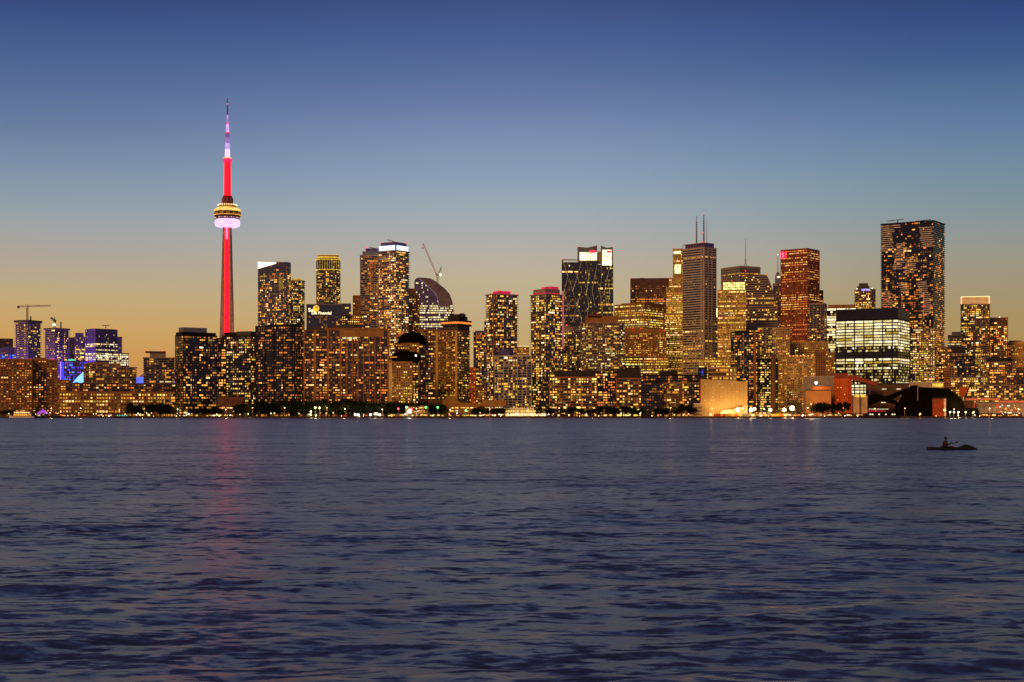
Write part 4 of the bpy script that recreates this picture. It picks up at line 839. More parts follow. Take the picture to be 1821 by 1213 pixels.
# the tall zigzag tower
def zigzag():
    Y = 2180; s = Y/F; t_ = R(40)
    t = tower('zigzag_tower', 'tall dark condominium with zigzag patterns of pale balconies, topmost on the right', 1569, 1679, 393, Y, 'condo_dark', xc=1660, th=17, lit=.22, p=1.3, t=.5, pal='resor', slab='black_panel', fh=3.05, bay=3.3,
              extra=((.02, .5, .05, .95, 391, None, 'penthouse', 'purple_metal'), (.55, .98, .05, .95, 392, None, 'penthouse', 'purple_metal')), zones=[(393, 430, .06), (430, 470, .2), (470, 500, .22), (500, 560, .28), (560, 700, .45)])
    W, D, H = t['W'], t['D'], t['H']; n = int(H/3.05); fh = H/n; rng = random.Random(9)
    # pale balcony fronts in the photo: (u0, u1, row0, row1, drift)
    for (ua, ub, ra, rb, dr) in ((.02, .24, 396, 442, .00), (.32, .50, 430, 476, -.08), (.50, .72, 455, 483, -.05), (.74, .98, 402, 440, .04), (.32, .5, 498, 520, .08), (.70, .88, 500, 528, .05), (.0, .2, 516, 548, .03), (.80, .98, 525, 560, 0), (.16, .40, 394, 402, 0)):
        sl = MB()
        for i in range(n):
            z = i*fh; row = HY - (z + GZ - EYE)/s
            if ra <= row <= rb:
                f = (row-ra)/(rb-ra); u0 = ua + dr*f + rng.uniform(-.02, .02); u1 = ub + dr*f + rng.uniform(-.03, .03)
                sl.box(-W/2+u0*W, -W/2+u1*W, -D/2-2.0, -D/2-1.35, z-.35, z+.95)
        sl.build('balcony_stack', 'concrete_light', t)
zigzag()
tower('condominium', 'yellow-green lit block at the foot of the zigzag tower, right of the black-roofed office', 1612, 1666, 585, 2110, 'condo_yel', lit=.7, D=26, pal='off', p=.4, t=1.0)
t = tower('white_office', 'black-roofed glass office block blazing with white light on nearly every floor', 1488, 1618, 568, 2040, 'off_white', xc=1597, th=14, lit=.97, bay=2.6, fh=3.9, t=1.1, pier=5, pw=1.5, pal='offwh', cat='office block',
      zones=[(614, 628, .35), (628, 635, .0), (647, 652, .6), (652, 682, .35)])
W, D, H = t['W'], t['D'], t['H']; zz = lambda y: PZ(y, 2040)-GZ
b = MB(); b.prism(rect(W*1.0, D*.98), H+1.6, zz(547)); b.build('roof_band', mat('band_navy', (.018, .02, .04), rough=.35), t); beacon(t, (W*.30, -D/2+1, zz(546)), sc_=1.3); beacon(t, (W*.5, D*.2, zz(549)), sc_=1.3)
# far right
tower('office_block', 'plain grey block left of the crown-lit tower at the far right', 1689, 1715, 597, 2450, 'off_yellow', lit=.1, slab='concrete_mid', glass='glass_dark', extra=((.25, 1, .1, .9, 590, None, 'penthouse', 'grey_blue'),), zones=[(600, 616, .5)])
t = tower('condominium', 'condominium with an open crown of bright horizontal light lines at the far right', 1716, 1764, 542, 2330, 'condo_yel', lit=.36, D=32, pal='resye', slab='concrete_mid')
W, D, H = t['W'], t['D'], t['H']
b = MB()
for k in range(6): b.prism(rect(W*1.04, D*1.04), H+1.1+k*1.9, H+1.45+k*1.9)
b.build('crown_lines', glow('line_peach', (1.1, .6, .26), var=.15), t)
b = MB(); b.prism(rect(W*1.03, D*1.03), H+12.6, H+13.1); b.build('crown_rim', glow('line_white', (1.6, 1.3, .6)), t); b = MB(); b.prism(rect(W*.94, D*.94), H+1, H+12.4); b.build('crown_wall', 'tan', t)
tower('condominium', 'brown grid-fronted tower attached to the right of the line-crowned condominium', 1763, 1796, 566, 2350, 'condo_yel', lit=.42, slab='brown', pal='resor', D=30, beacons=((.6, .5, 563, 'w'), (.98, .1, 566, 'r')), zones=[(566, 580, .08), (580, 586, .95)])
tower('condominium', 'tan block cut by the right edge of the photo', 1796, 1850, 613, 2380, 'grid_tan', slab='tan', lit=.35, pal='resor', D=34, extra=((.1, .5, .2, .8, 605, None, 'penthouse', 'brown'), (.0, .8, .1, .9, 607, None, 'upper_storey', 'tan')))
tower('condominium', 'lower brown block with dense windows between the zigzag tower and the dark angular roof', 1664, 1700, 618, 2200, 'condo_yel', lit=.5, pal='resor', D=26)
tower('condominium', 'dark midrise with a black angular rooftop at the far right', 1697, 1738, 635, 2060, 'condo_black', lit=.22, pal='res', D=26, extra=((-.1, .75, .0, 1, 633, None, 'roof_slab', 'roof_dark'),))
t = tower('condominium', 'brown midrise topped with a slanting black roof panel beneath the plain grey block', 1690, 1722, 630, 2150, 'condo_yel', lit=.45, pal='resor', D=24)
s = 2150/F; b = MB(); xzprism(b, [((x-1706)*s, PZ(y, 2150)-GZ) for x, y in ((1693, 617), (1717, 616), (1722, 628), (1702, 629))], -13, -8); b.build('roof_panel', 'roof_dark', t)
tower('condominium', 'midrise with many gold windows in the middle of the far right cluster', 1733, 1768, 640, 2120, 'condo_yel', lit=.4, pal='resye', D=26)
tower('condominium', 'dark-roofed rounded midrise with gold balconies near the right edge', 1758, 1806, 645, 2080, 'condo_yel', lit=.5, shape='chamf', pal='resor', D=30, extra=((.05, .95, .05, .95, 636, None, 'roof_storey', 'roof_dark', 'chamf'),))
tower('condominium', 'brown low block by the right edge below the tan block', 1798, 1850, 655, 2050, 'condo_orange', lit=.45, pal='resor', D=26)
tower('loft_building', 'low loft building with a bright line across its top floor, far right', 1697, 1760, 672, 1980, 'condo_yel', lit=.4, pal='gold', D=24, cat='building', zones=[(672, 681, 1)])
tower('loft_building', 'low dark loft building with rows of gold windows at the right edge', 1745, 1850, 686, 1930, 'condo_yel', lit=.4, pal='gold', D=24, cat='building')
tower('loft_building', 'blank brown block beside the low lofts behind the black shed', 1683, 1700, 655, 2010, 'grid_brown', slab='brown', lit=.03, D=20, cat='building')

# ------------------------------------------------------------------ hazy fill between the towers, low blocks behind the front row
tower('office_block', 'low block with bright yellow floors behind the dark midrises, below the bronze office', 1110, 1190, 636, 2240, 'off_yellow', lit=.6, D=30, slab='brown')
tower('office_block', 'low golden block in the gap between the striped tower and the golden crowned tower', 1245, 1306, 640, 2260, 'off_yellow', lit=.6, D=30, slab='tan')
tower('parking_garage', 'open parking garage with three glowing yellow decks above the floodlit wall', 1262, 1312, 655, 1950, 'grid_tan', lit=1, D=26, pal='gold', fh=5.2, bay=4.5, t=1.6, slab='tan', cat='building', pier=0)
tower('office_block', 'brown office block with gold windows glimpsed right of the crowned hotel, low down', 846, 880, 690, 2080, 'grid_tan', lit=.4, slab='brown', D=20)
tower('condominium', 'dark low block with warm floors left of the harbour hotel', 519, 541, 640, 1930, 'condo_orange', lit=.4, D=24)
tower('condominium', 'brown block low between the twin balcony towers and the curved tower', 740, 790, 600, 2260, 'condo_yel', lit=.5, D=24, pal='resye')
tower('office_block', 'gold-lit low rooftop block behind the harbour hotel, left of the twin towers', 606, 645, 562, 2150, 'grid_tan', lit=.55, slab='brown', D=24)

# ================================================================== MIDRISES ON THE WATERFRONT
def midrise(label, x0, x1, top, Y, sty='condo_orange', cap=None, **kw):
    ex = ()
    if cap: ex = ((cap[0], cap[1], .05, .95, cap[2], None, 'roof_storey', 'roof_dark'),)
    return tower('midrise', label, x0, x1, top, Y, sty, D=kw.pop('D', 24), extra=ex, cat='building', **kw)
midrise('dark-capped midrise with a bright golden stack of bays at its right', 978, 1062, 672, 1790, 'condo_orange', cap=(.1, .98, 659), slab='brown', pal='gold', lit=.4)
midrise('black midrise with violet-tinted upper windows between two golden ones', 1060, 1104, 664, 1800, 'condo_black', pal='resor', lit=.4)
midrise('midrise with a black box roof and warm windows in the middle of the dark row', 1098, 1142, 674, 1785, 'condo_orange', cap=(.0, .95, 656), slab='brown', pal='gold', lit=.45)
midrise('black-fronted midrise with a few wide orange windows', 1142, 1179, 680, 1780, 'condo_black', pal='resor', lit=.2)
midrise('olive-lit midrise with a pale roof line beside the floodlit wall', 1178, 1228, 682, 1785, 'condo_yel', pal='gold', lit=.42, slab='brown')
midrise('thin dark glass end block just left of the floodlit wall', 1227, 1246, 679, 1780, 'condo_black', pal='resor', lit=.35)
midrise('dark terrace roof with orange windows stepping above the olive-lit midrise', 1146, 1246, 668, 1830, 'condo_black', pal='resor', lit=.3, cap=(.3, .6, 660))
midrise('small black rooftop block with a blue light behind the floodlit wall', 1244, 1259, 655, 1850, 'condo_black', pal='blue', lit=.08)
midrise('low brown block stepping down left of the dark-capped midrise', 962, 990, 690, 1800, 'condo_black', pal='gold', lit=.3)

def simple(name, label, cat, x0, x1, top, Y, D, m, bot=None, roof=None, pts=None):
    s = Y/F; mid = (x0+x1)/2; z0 = 0 if bot is None else PZ(bot, Y)-GZ
    r = empty(name, (PX(mid, Y), Y+D/2, GZ), -math.atan2(mid-HX, F), label, cat)
    b = MB()
    if pts: xzprism(b, [((x-mid)*s, max(0, PZ(y, Y)-GZ)) for x, y in pts][::-1], -D/2, D/2)
    else: b.box((x0-mid)*s, (x1-mid)*s, -D/2, D/2, z0, PZ(top, Y)-GZ)
    b.build('wall', m, r)
    if roof:
        b = MB(); h = PZ(top, Y)-GZ; b.box((x0-mid)*s-.5, (x1-mid)*s+.5, -D/2-.5, D/2+.5, h+.003, h+1.2); b.build('roof_edge', roof, r)
    r['mid'] = mid; r['s'] = s; r['D'] = D; r['Y'] = Y
    return r
def lz(r, y): return PZ(y, r['Y'])-GZ
def lx(r, x): return (x-r['mid'])*r['s']

# floodlit wall of the big waterfront shed
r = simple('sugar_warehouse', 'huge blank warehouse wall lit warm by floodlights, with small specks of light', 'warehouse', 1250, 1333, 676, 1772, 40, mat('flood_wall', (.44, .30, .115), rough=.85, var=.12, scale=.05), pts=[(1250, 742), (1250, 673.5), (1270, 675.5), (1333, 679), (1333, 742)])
b = MB(); xzprism(b, [(lx(r, x), max(0, lz(r, y))) for x, y in ((1278, 742), (1290, 730), (1310, 727), (1333, 720), (1333, 742))], -24, -20.2); b.build('canopy', 'beige_paint', r)
rng = random.Random(3)
for k in range(30):
    b = MB(); x = rng.uniform(lx(r, 1255), lx(r, 1330)); z = lz(r, rng.choice([683, 686, 689, 693, 697, 700, 706, 712, 712, 718])); b.box(x-.6, x+.6, -20.5, -20.2, z, z+.35); b.build('wall_light', glow('speck', (1.4, .9, .35)), r)
for k in range(1, 12):
    b = MB(); b.box(lx(r, 1250+k*6.9)-.12, lx(r, 1250+k*6.9)+.12, -20.16, -20.02, 0, lz(r, 679.5)); b.build('panel_joint', 'brown', r)
b = MB(); b.box(lx(r, 1250)-.8, lx(r, 1250)+.6, -20.8, 20, 0, lz(r, 673.5)); b.build('corner_post', 'red_stone', r)
r = simple('gridded_shed', 'small pale building with a grid of slots left of the floodlit wall', 'building', 1235, 1250, 719, 1760, 10, 'beige_paint', roof='white_paint')
b = MB()
for i in range(5):
    for j in range(3): b.box(lx(r, 1236.4+i*2.8), lx(r, 1238+i*2.8), -5.2, -5.02, 1.5+j*4, 3.3+j*4)
b.build('vent_slot', 'brown_dark', r)
# containers and tents below the wall
ci = 0; rng = random.Random(21)
cols = {'orange': mat('container_orange', (.6, .12, .02), rough=.5), 'yellow': mat('container_yellow', (.6, .38, .08), rough=.5), 'grey': mat('container_grey', (.2, .18, .14), rough=.5), 'cream': mat('container_cream', (.6, .5, .3), rough=.5)}
seq = ['orange', 'orange', 'orange', 'yellow', 'yellow', 'orange', 'yellow', 'grey', 'grey', 'cream', 'grey', 'cream', 'cream', 'grey', 'yellow', 'yellow', 'orange', 'cream']
names = {'orange': 'orange shipping container', 'yellow': 'yellow shipping container', 'grey': 'dull grey shipping container', 'cream': 'cream shipping container'}
xq = 1269
for k, c in enumerate(seq):
    Y = 1752; s = Y/F
    r = empty('shipping_container', (PX(xq+3.2, Y), Y, GZ), 0, '%s, %s from the left in the quay row below the floodlit wall' % (names[c], ORD[k]), 'container', 'containers in a row on the quay')
    w = 6.0*s*1.1/2; b = MB(); b.box(-w, w, -1.3, 1.3, .1, 3.1)
    for q in range(7): b.box(-w+w*2*q/7+.1, -w+w*2*q/7+.3, -1.42, -1.3, .3, 2.9)
    b.build('body', cols[c], r); b = MB(); b.box(-w-.05, w+.05, -1.36, 1.36, 3.1, 3.3); b.build('top_rail', 'concrete_dark', r)
    xq += 7.3

# the sugar refinery and its neighbours
tanm = mat('refinery_tan', (.42, .20, .075), rough=.7, var=.15, scale=.1); orm = mat('refinery_orange', (.55, .115, .02), rough=.7, var=.15, scale=.1)
simple('refinery_block', 'tan-orange factory block behind the round tree', 'factory', 1437, 1481, 695, 1790, 24, tanm, roof='concrete_dark')
simple('refinery_block', 'small orange roof house on top of the factory rank', 'factory', 1447, 1479, 687, 1816, 14, orm, roof='concrete_dark')
r = simple('refinery_silo', 'tall bright orange factory silo block', 'factory', 1487, 1518, 673, 1800, 24, orm, roof='red_stone')
for k in range(6):
    b = MB(); b.box(lx(r, 1489+k*4), lx(r, 1489.6+k*4), -12.3, -12.02, 0, lz(r, 674)); b.build('pilaster', 'red_stone', r)
for px, py in ((1493, 690), (1499, 690), (1505, 702), (1493, 712)):
    b = MB(); b.box(lx(r, px), lx(r, px+1.6), -12.5, -12.05, lz(r, py), lz(r, py-1.4)); b.build('window', G('w1'), r)
b = MB(); b.box(lx(r, 1511.5), lx(r, 1518)+.3, -12.4, -12.05, 0, lz(r, 675)); b.build('side_bay', mat('bay_red', (.4, .06, .02)), r)
b = MB(); b.box(lx(r, 1490), lx(r, 1512), -9, 9, lz(r, 672), lz(r, 664)); b.build('head_house', 'red_stone', r)
r = simple('pale_factory', 'pale grey-cream factory building with bright lamps left of the orange silo', 'factory', 1433, 1487, 671, 1850, 24, 'concrete_mid', roof='concrete')
r = simple('refinery_store', 'cream lean-to with gold lit doorways right of the orange silo', 'factory', 1518, 1546, 703, 1800, 22, 'beige_paint')
b = MB(); b.box(lx(r, 1524), lx(r, 1543), -11.4, -11.1, lz(r, 706), lz(r, 702)); b.build('light_strip', G('y1'), r)
r = simple('conveyor_bridge', 'dark red conveyor bridge sloping down from the orange silo', 'conveyor', 1508, 1560, 668, 1795, 5, 'red_stone', pts=[(1508, 667), (1518, 667), (1560, 680), (1560, 686), (1508, 673)])
b = MB()
for px in (1530, 1547): b.box(lx(r, px)-.6, lx(r, px)+.6, -1, 1, 0, lz(r, 678))
b.build('support_leg', 'brown_dark', r)
r = simple('warehouse', 'long brown-grey warehouse with small white lamps behind the black conveyors', 'warehouse', 1546, 1621, 683, 1812, 30, mat('ware_brown', (.12, .07, .05)), roof='roof_dark')
for px, py in ((1578, 692), (1603, 692), (1603, 703.5), (1605, 714), (1577, 716)):
    b = MB(); b.box(lx(r, px)-2.6, lx(r, px)+2.6, -15.8, -15.1, lz(r, py)-.3, lz(r, py)+.4); b.build('wall_lamp', G('c0'), r)
r = simple('roof_monitor', 'cream flat-roofed block with a bright gold end above the black shed', 'building', 1622, 1681, 681, 1860, 20, 'beige_paint', roof='white_paint')
b = MB(); b.box(lx(r, 1662), lx(r, 1680), -10.6, -10.1, lz(r, 688), lz(r, 682)); b.build('light_panel', G('y1'), r)
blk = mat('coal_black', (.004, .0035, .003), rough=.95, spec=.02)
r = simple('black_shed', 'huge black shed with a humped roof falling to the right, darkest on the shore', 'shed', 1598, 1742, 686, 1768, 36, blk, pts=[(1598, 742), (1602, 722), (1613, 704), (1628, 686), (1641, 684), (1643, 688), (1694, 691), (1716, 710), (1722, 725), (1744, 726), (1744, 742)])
b = MB(); b.box(lx(r, 1640.2), lx(r, 1641.4), -18.6, -18.05, lz(r, 712), lz(r, 685)); b.build('rain_pipe', 'concrete_mid', r)
r = simple('orange_shed', 'small shed wall lit orange by a lamp in front of the black shed', 'shed', 1661, 1684, 709, 1752, 10, mat('shed_red', (.28, .07, .025)), roof='roof_dark')
b = MB(); b.box(lx(r, 1680.5), lx(r, 1684)+.1, -5.4, -5.05, 0, lz(r, 709)); b.build('door_post', 'white_paint', r)
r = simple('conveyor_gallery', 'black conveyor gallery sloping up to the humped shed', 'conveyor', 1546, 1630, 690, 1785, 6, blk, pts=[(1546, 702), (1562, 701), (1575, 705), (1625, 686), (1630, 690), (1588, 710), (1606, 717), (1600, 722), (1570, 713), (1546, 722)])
r = simple('hopper', 'orange funnel-shaped hopper on dark legs behind the black shed', 'hopper', 1706, 1726, 690, 1830, 8, orm, pts=[(1707, 689), (1723, 689), (1717, 706), (1711, 706)])
b = MB(); b.bar((lx(r, 1728), 0, lz(r, 681)), (lx(r, 1718), 0, lz(r, 706)), 1.6); b.bar((lx(r, 1709), 0, 0), (lx(r, 1709), 0, lz(r, 692)), 1.2); b.bar((lx(r, 1728), 0, 0), (lx(r, 1729), 0, lz(r, 700)), 1.2); b.build('support_leg', 'roof_dark', r)
r = simple('market_hall', 'low hall with a red-lit roof edge and a grey glass front at the right shore', 'hall', 1736, 1860, 716, 1775, 26, 'concrete_mid')
b = MB(); b.box(lx(r, 1727), lx(r, 1785), -15, -13.1, lz(r, 711.5), lz(r, 708.5)); b.box(lx(r, 1785), lx(r, 1860), -15, -13.1, lz(r, 716), lz(r, 712.5)); b.build('roof_edge_light', glow('edge_red', (.6, .09, .03), var=.4, scale=.1), r)
b = MB(); b.box(lx(r, 1738), lx(r, 1742), -15.5, -13.1, 0, lz(r, 713)); b.build('red_pillar', glow('pillar_red', (.8, .12, .06), var=.3), r)
for k in range(5):
    b = MB(); b.box(lx(r, 1745+k*7), lx(r, 1751+k*7), -13.6, -13.1, 2, lz(r, 724)); b.build('window', 'concrete', r)
rng = random.Random(8)
for k in range(34):
    b = MB(); x = rng.uniform(lx(r, 1780), lx(r, 1822)); z = rng.uniform(1.5, lz(r, 721)); w = rng.uniform(.5, 1.8); b.box(x-w, x+w, -13.9, -13.2, z, z+rng.uniform(.6, 1.4)); b.build('shop_light', G(rng.choice(['c0', 'w0', 'w1', 'o1', 'r1', 'c0'])), r)
r = simple('boathouse', 'dark boathouse with a faint lit eaves line between the orange shed and the market hall', 'shed', 1684, 1734, 713, 1780, 14, 'brown_dark', roof='concrete_mid')
# broad waterfront pavilion left of centre
pavs = [(800, 858, 706, 1790, 'brown', 'plain tan theatre hall with a gabled roof under the crowned hotel', [(786, 742), (786, 716), (794, 706), (806, 703), (818, 716), (858, 718), (858, 742)]),
        (858, 900, 712, 1785, 'brown', 'low brown hall left of the bright glass pavilion on the shore', None),
        (742, 790, 712, 1800, 'brown_dark', 'dark low brown hall with green signal lamps in front', None),
        (385, 430, 706, 1790, 'brown_dark', 'small two-deck waterfront restaurant glowing orange left of the dark trees', None),
        (720, 762, 722, 1765, 'brown', 'low ferry terminal shed glowing under its eaves', None)]
for x0, x1, top, Y, m, lab, pts in pavs:
    r = simple('waterfront_hall', lab, 'building', min(x0, 786) if pts else x0, x1, top, Y, 16, m, pts=pts)
    rng = random.Random(x0)
    for k in range(int((x1-x0)/1.5)):
        b = MB(); px = rng.uniform(x0+2, x1-2); x = lx(r, px); z = rng.choice([1.5, 1.5, 5.5, 9.5]) + rng.random()
        if PZ(top, Y)-GZ < z+2: z = 1.5
        w = rng.uniform(.5, 2.2); b.box(x-w, x+w, -8.6, -8.1, z, z+1.0); b.build('window', G(rng.choice(['w0', 'w1', 'y1', 'c0', 'o1'])), r)
r = simple('glass_pavilion', 'long low glass pavilion shining cream-white beneath the pale gridded condominium', 'building', 898, 972, 727, 1768, 14, 'beige_paint', roof='white_paint')
for k in range(18):
    b = MB(); b.box(lx(r, 899.5+k*4), lx(r, 902.8+k*4), -7.6, -7.05, .8, 3.6); b.build('window', G('c0' if k % 3 else 'w0'), r)
    b = MB(); b.box(lx(r, 899.5+k*4), lx(r, 902.8+k*4), -7.6, -7.05, 5.2, 7.4); b.build('window', G('c1' if k % 2 else 'y1'), r)

# ================================================================== GROUND, QUAY, WATER
b = MB(); b.box(-2600, 2600, 1746, 9000, -6, GZ-.02); o = b.build('ground', mat('asphalt', (.05, .045, .042), scale=.02)); tag(o, kind='structure')
b = MB(); b.box(-1500, 1500, 1741, 1746, -6, GZ+.35); b.box(-1500, 1500, 1740.2, 1741, -6, .9); o = b.build('seawall', mat('seawall', (.07, .055, .045), scale=.3)); tag(o, 'dark low seawall running the whole length of the far shore', 'seawall')

WAVES = ((.07, 3, .30), (.42, 4, .50), (1.6, 5, 1.0), (6.0, 5, 1.7))
def build_water():
    rng = np.random.default_rng(4)
    ys = [1.0/k for k in np.linspace(1/1750.0, 1/9.0, 640)][::-1]
    ys = list(np.linspace(-60, 8.6, 18)) + ys
    ys = np.array(ys); nx = 520
    u = np.linspace(-1, 1, nx)
    half = np.maximum(ys, 0)*.46 + 26
    X = u[None, :]*half[:, None]; Yg = np.repeat(ys[:, None], nx, 1)
    dy = np.gradient(ys)[:, None]; dx = (half/nx*2)[:, None]
    Z = np.zeros_like(X)
    n = 110
    lam = np.exp(rng.uniform(math.log(.32), math.log(3.2), n)); lam[:6] = rng.uniform(5, 9, 6)
    for l in lam:
        a = rng.normal(R(92), R(33)); k = 2*math.pi/l; ph = rng.uniform(0, 6.28)
        amp = .0013*l*rng.uniform(.5, 1.5)*(1 if l < 5 else .45)
        res = np.clip((l/np.maximum(dy/max(.3, abs(math.sin(a))), dx*abs(math.cos(a))+1e-6) - 2.2)/3.0, 0, 1)
        # slow groups so that patches of chop come and go
        g = 1 + .7*np.sin(X*rng.normal(0, .05)*6/l**.5 + Yg*rng.normal(0, .08)*6/l**.5 + rng.uniform(0, 6.28))
        Z += amp*res*g*np.sin(k*(X*math.cos(a)+Yg*math.sin(a)) + ph)
    V = np.stack([X, Yg, Z], -1).reshape(-1, 3).astype(np.float32)
    r_, c_ = len(ys), nx
    i = np.arange(r_*c_).reshape(r_, c_)
    Q = np.stack([i[:-1, :-1], i[:-1, 1:], i[1:, 1:], i[1:, :-1]], -1).reshape(-1, 4)
    me = bpy.data.meshes.new('water'); me.vertices.add(len(V)); me.vertices.foreach_set('co', V.ravel())
    me.loops.add(Q.size); me.loops.foreach_set('vertex_index', Q.ravel().astype(np.int32))
    me.polygons.add(len(Q)); me.polygons.foreach_set('loop_start', np.arange(0, Q.size, 4, dtype=np.int32))
    me.polygons.foreach_set('loop_total', np.full(len(Q), 4, dtype=np.int32)); me.update(calc_edges=True)
    me.polygons.foreach_set('use_smooth', np.ones(len(Q), dtype=bool))
    o = bpy.data.objects.new('water', me); COL.objects.link(o); tag(o, kind='structure')
    m = bpy.data.materials.new('water'); m.use_nodes = True; t = m.node_tree; p = t.nodes['Principled BSDF']
    p.inputs['Base Color'].default_value = (.016, .025, .056, 1); p.inputs['Roughness'].default_value = .3; p.inputs['IOR'].default_value = 1.4
    g = t.nodes.new('ShaderNodeNewGeometry'); mp = t.nodes.new('ShaderNodeMapping'); mp.inputs['Scale'].default_value = (.5, 1, 1)
    t.links.new(g.outputs['Position'], mp.inputs[0])
    # facets of the chop: noise vectors tilt the surface normal directly, so that far water stays rough too
    acc = None
    def vm(op, a_, b_=None, sc_=None):
        q = t.nodes.new('ShaderNodeVectorMath'); q.operation = op
        t.links.new(a_, q.inputs[0])
        if b_ is not None:
            if isinstance(b_, tuple): q.inputs[1].default_value = b_
            else: t.links.new(b_, q.inputs[1])
        return q.outputs[0]
    acc = g.outputs['Normal']
    for sc_, det, amp_ in WAVES:
        nn = t.nodes.new('ShaderNodeTexNoise'); nn.inputs['Scale'].default_value = sc_; nn.inputs['Detail'].default_value = det; nn.inputs['Roughness'].default_value = .6
        t.links.new(mp.outputs[0], nn.inputs['Vector'])
        d = vm('SUBTRACT', nn.outputs['Color'], (.5, .5, .5)); d = vm('MULTIPLY', d, (amp_*.85, amp_, 0))
        acc = vm('ADD', acc, d)
    # the slick left by a passing ferry: a long calm band where the chop is flattened
    sp = t.nodes.new('ShaderNodeSeparateXYZ'); t.links.new(g.outputs['Position'], sp.inputs[0])
    wn = t.nodes.new('ShaderNodeTexNoise'); wn.inputs['Scale'].default_value = .03; wn.inputs['Detail'].default_value = 3; t.links.new(g.outputs['Position'], wn.inputs['Vector'])
    def ma(op, *ins):
        q = t.nodes.new('ShaderNodeMath'); q.operation = op
        for i, v in enumerate(ins):
            if isinstance(v, (int, float)): q.inputs[i].default_value = v
            else: t.links.new(v, q.inputs[i])
        return q.outputs[0]
    off = ma('ADD', ma('MULTIPLY', wn.outputs[0], 16.0), -161.0)
    band = ma('SUBTRACT', 1.0, ma('MINIMUM', ma('DIVIDE', ma('ABSOLUTE', ma('ADD', sp.outputs['Y'], off)), 4.0), 1.0))
    band = ma('SUBTRACT', 1.0, ma('MULTIPLY', band, .85))
    ml = t.nodes.new('ShaderNodeVectorMath'); ml.operation = 'SCALE'
    t.links.new(vm('SUBTRACT', acc, g.outputs['Normal']), ml.inputs[0]); t.links.new(band, ml.inputs['Scale'])
    # wind patches: calmer water next to ruffled water
    gn = t.nodes.new('ShaderNodeTexNoise'); gn.inputs['Scale'].default_value = .16; gn.inputs['Detail'].default_value = 5; gn.inputs['Roughness'].default_value = .62
    t.links.new(mp.outputs[0], gn.inputs['Vector'])
    gr = t.nodes.new('ShaderNodeMapRange'); gr.inputs['From Min'].default_value = .36; gr.inputs['From Max'].default_value = .64
    gr.inputs['To Min'].default_value = .42; gr.inputs['To Max'].default_value = 1.8; t.links.new(gn.outputs[0], gr.inputs[0])
    m2_ = t.nodes.new('ShaderNodeVectorMath'); m2_.operation = 'SCALE'; t.links.new(ml.outputs[0], m2_.inputs[0]); t.links.new(gr.outputs[0], m2_.inputs['Scale'])
    acc = vm('ADD', m2_.outputs[0], g.outputs['Normal'])
    nz = vm('NORMALIZE', acc); t.links.new(nz, p.inputs['Normal']); t.links.new(nz, p.inputs['Coat Normal'])
    p.inputs['Coat Weight'].default_value = .16; p.inputs['Coat Roughness'].default_value = .24; p.inputs['Coat IOR'].default_value = 1.33
    me.materials.append(m)
build_water()

# ================================================================== SHORE TREES
def tree_mesh(seed, w, h, n):
    rng = random.Random(seed); cr = MB(); tr = MB()
    clumps = [(rng.gauss(0, .26)*w, rng.gauss(0, .26)*w, h*(.35+.5*rng.random()), rng.uniform(.14, .26)*w) for _ in range(16)]
    for c in clumps:
        for _ in range(n//16):
            v = Vector((rng.gauss(0, 1), rng.gauss(0, 1), rng.gauss(0, 1))).normalized()*c[3]*rng.uniform(.6, 1.25)
            p = Vector(c[:3]) + v; s = rng.uniform(.28, .6)
            a = Vector((rng.gauss(0, 1), rng.gauss(0, 1), rng.gauss(0, 1))).normalized()*s; b_ = a.orthogonal().normalized()*s*.8
            cr.quad(tuple(p-a), tuple(p+b_), tuple(p+a), tuple(p-b_))
    tr.bar((0, 0, 0), (0, 0, h*.45), h*.05, w2=h*.03)
    for c in clumps[:9]: tr.bar((0, 0, h*.32), c[:3], h*.022, w2=h*.008)
    return cr, tr
PROT = []
for k, (w, h) in enumerate(((11, 9), (8, 10), (5.5, 11), (12, 8), (7, 7))):
    cr, tr = tree_mesh(k, w, h, 1300)
    a = cr.build('crown', 'leaf'); b_ = tr.build('trunk', 'bark'); PROT.append((a.data, b_.data, w, h))
    bpy.data.objects.remove(a); bpy.data.objects.remove(b_)
def tree(px, Y, kind, hs, label, group, ws=None):
    cm, tm, w, h = PROT[kind]; r = empty('shade_tree' if kind != 2 else 'poplar_tree', (PX(px, Y), Y, GZ), random.Random(int(px*7)).uniform(0, 6.28), label, 'tree', group)
    f = hs/h; r.scale = (ws or f, ws or f, f)
    for nm, me in (('crown', cm), ('trunk', tm)):
        o = bpy.data.objects.new(nm, me); COL.objects.link(o); o.parent = r
rng = random.Random(31)
def grove(x0, x1, step, h0, h1, Y, label, group, kinds=(0, 1, 3, 4), ws=1.0):
    x = x0; cnt = 0
    while x <= x1:
        cnt += 1; k = rng.choice(kinds); h = rng.uniform(h0, h1); tree(x, Y + rng.uniform(-4, 8), k, h, label + ', %s from the left' % ORD[cnt-1], group, ws*h/PROT[k][3]*rng.uniform(.9, 1.2)); x += step*rng.uniform(.7, 1.3)
grove(6, 60, 11, 6, 9, 1765, 'dark leafy tree behind the lit ferry at the far left shore', 'trees at the far left shore')
grove(228, 312, 8, 11, 16, 1762, 'dark rounded tree in front of the long bright terminal', 'trees before the terminal')
grove(345, 395, 12, 6, 10, 1772, 'small dark tree before the black glass condominium', 'trees before the black condominium')
grove(424, 540, 8.5, 12, 20, 1766, 'tall dark shore tree left of the harbour hotel front', 'trees left of the harbour hotel')
grove(556, 694, 8.5, 12, 19, 1768, 'dark shore tree at the foot of the long harbour hotel', 'trees before the harbour hotel')
grove(700, 790, 9, 12, 17, 1778, 'dark shore tree near the coloured signal lamps', 'trees near the signal lamps')
grove(846, 900, 13, 8, 12, 1768, 'dark tree beside the bright glass pavilion', 'trees by the glass pavilion')
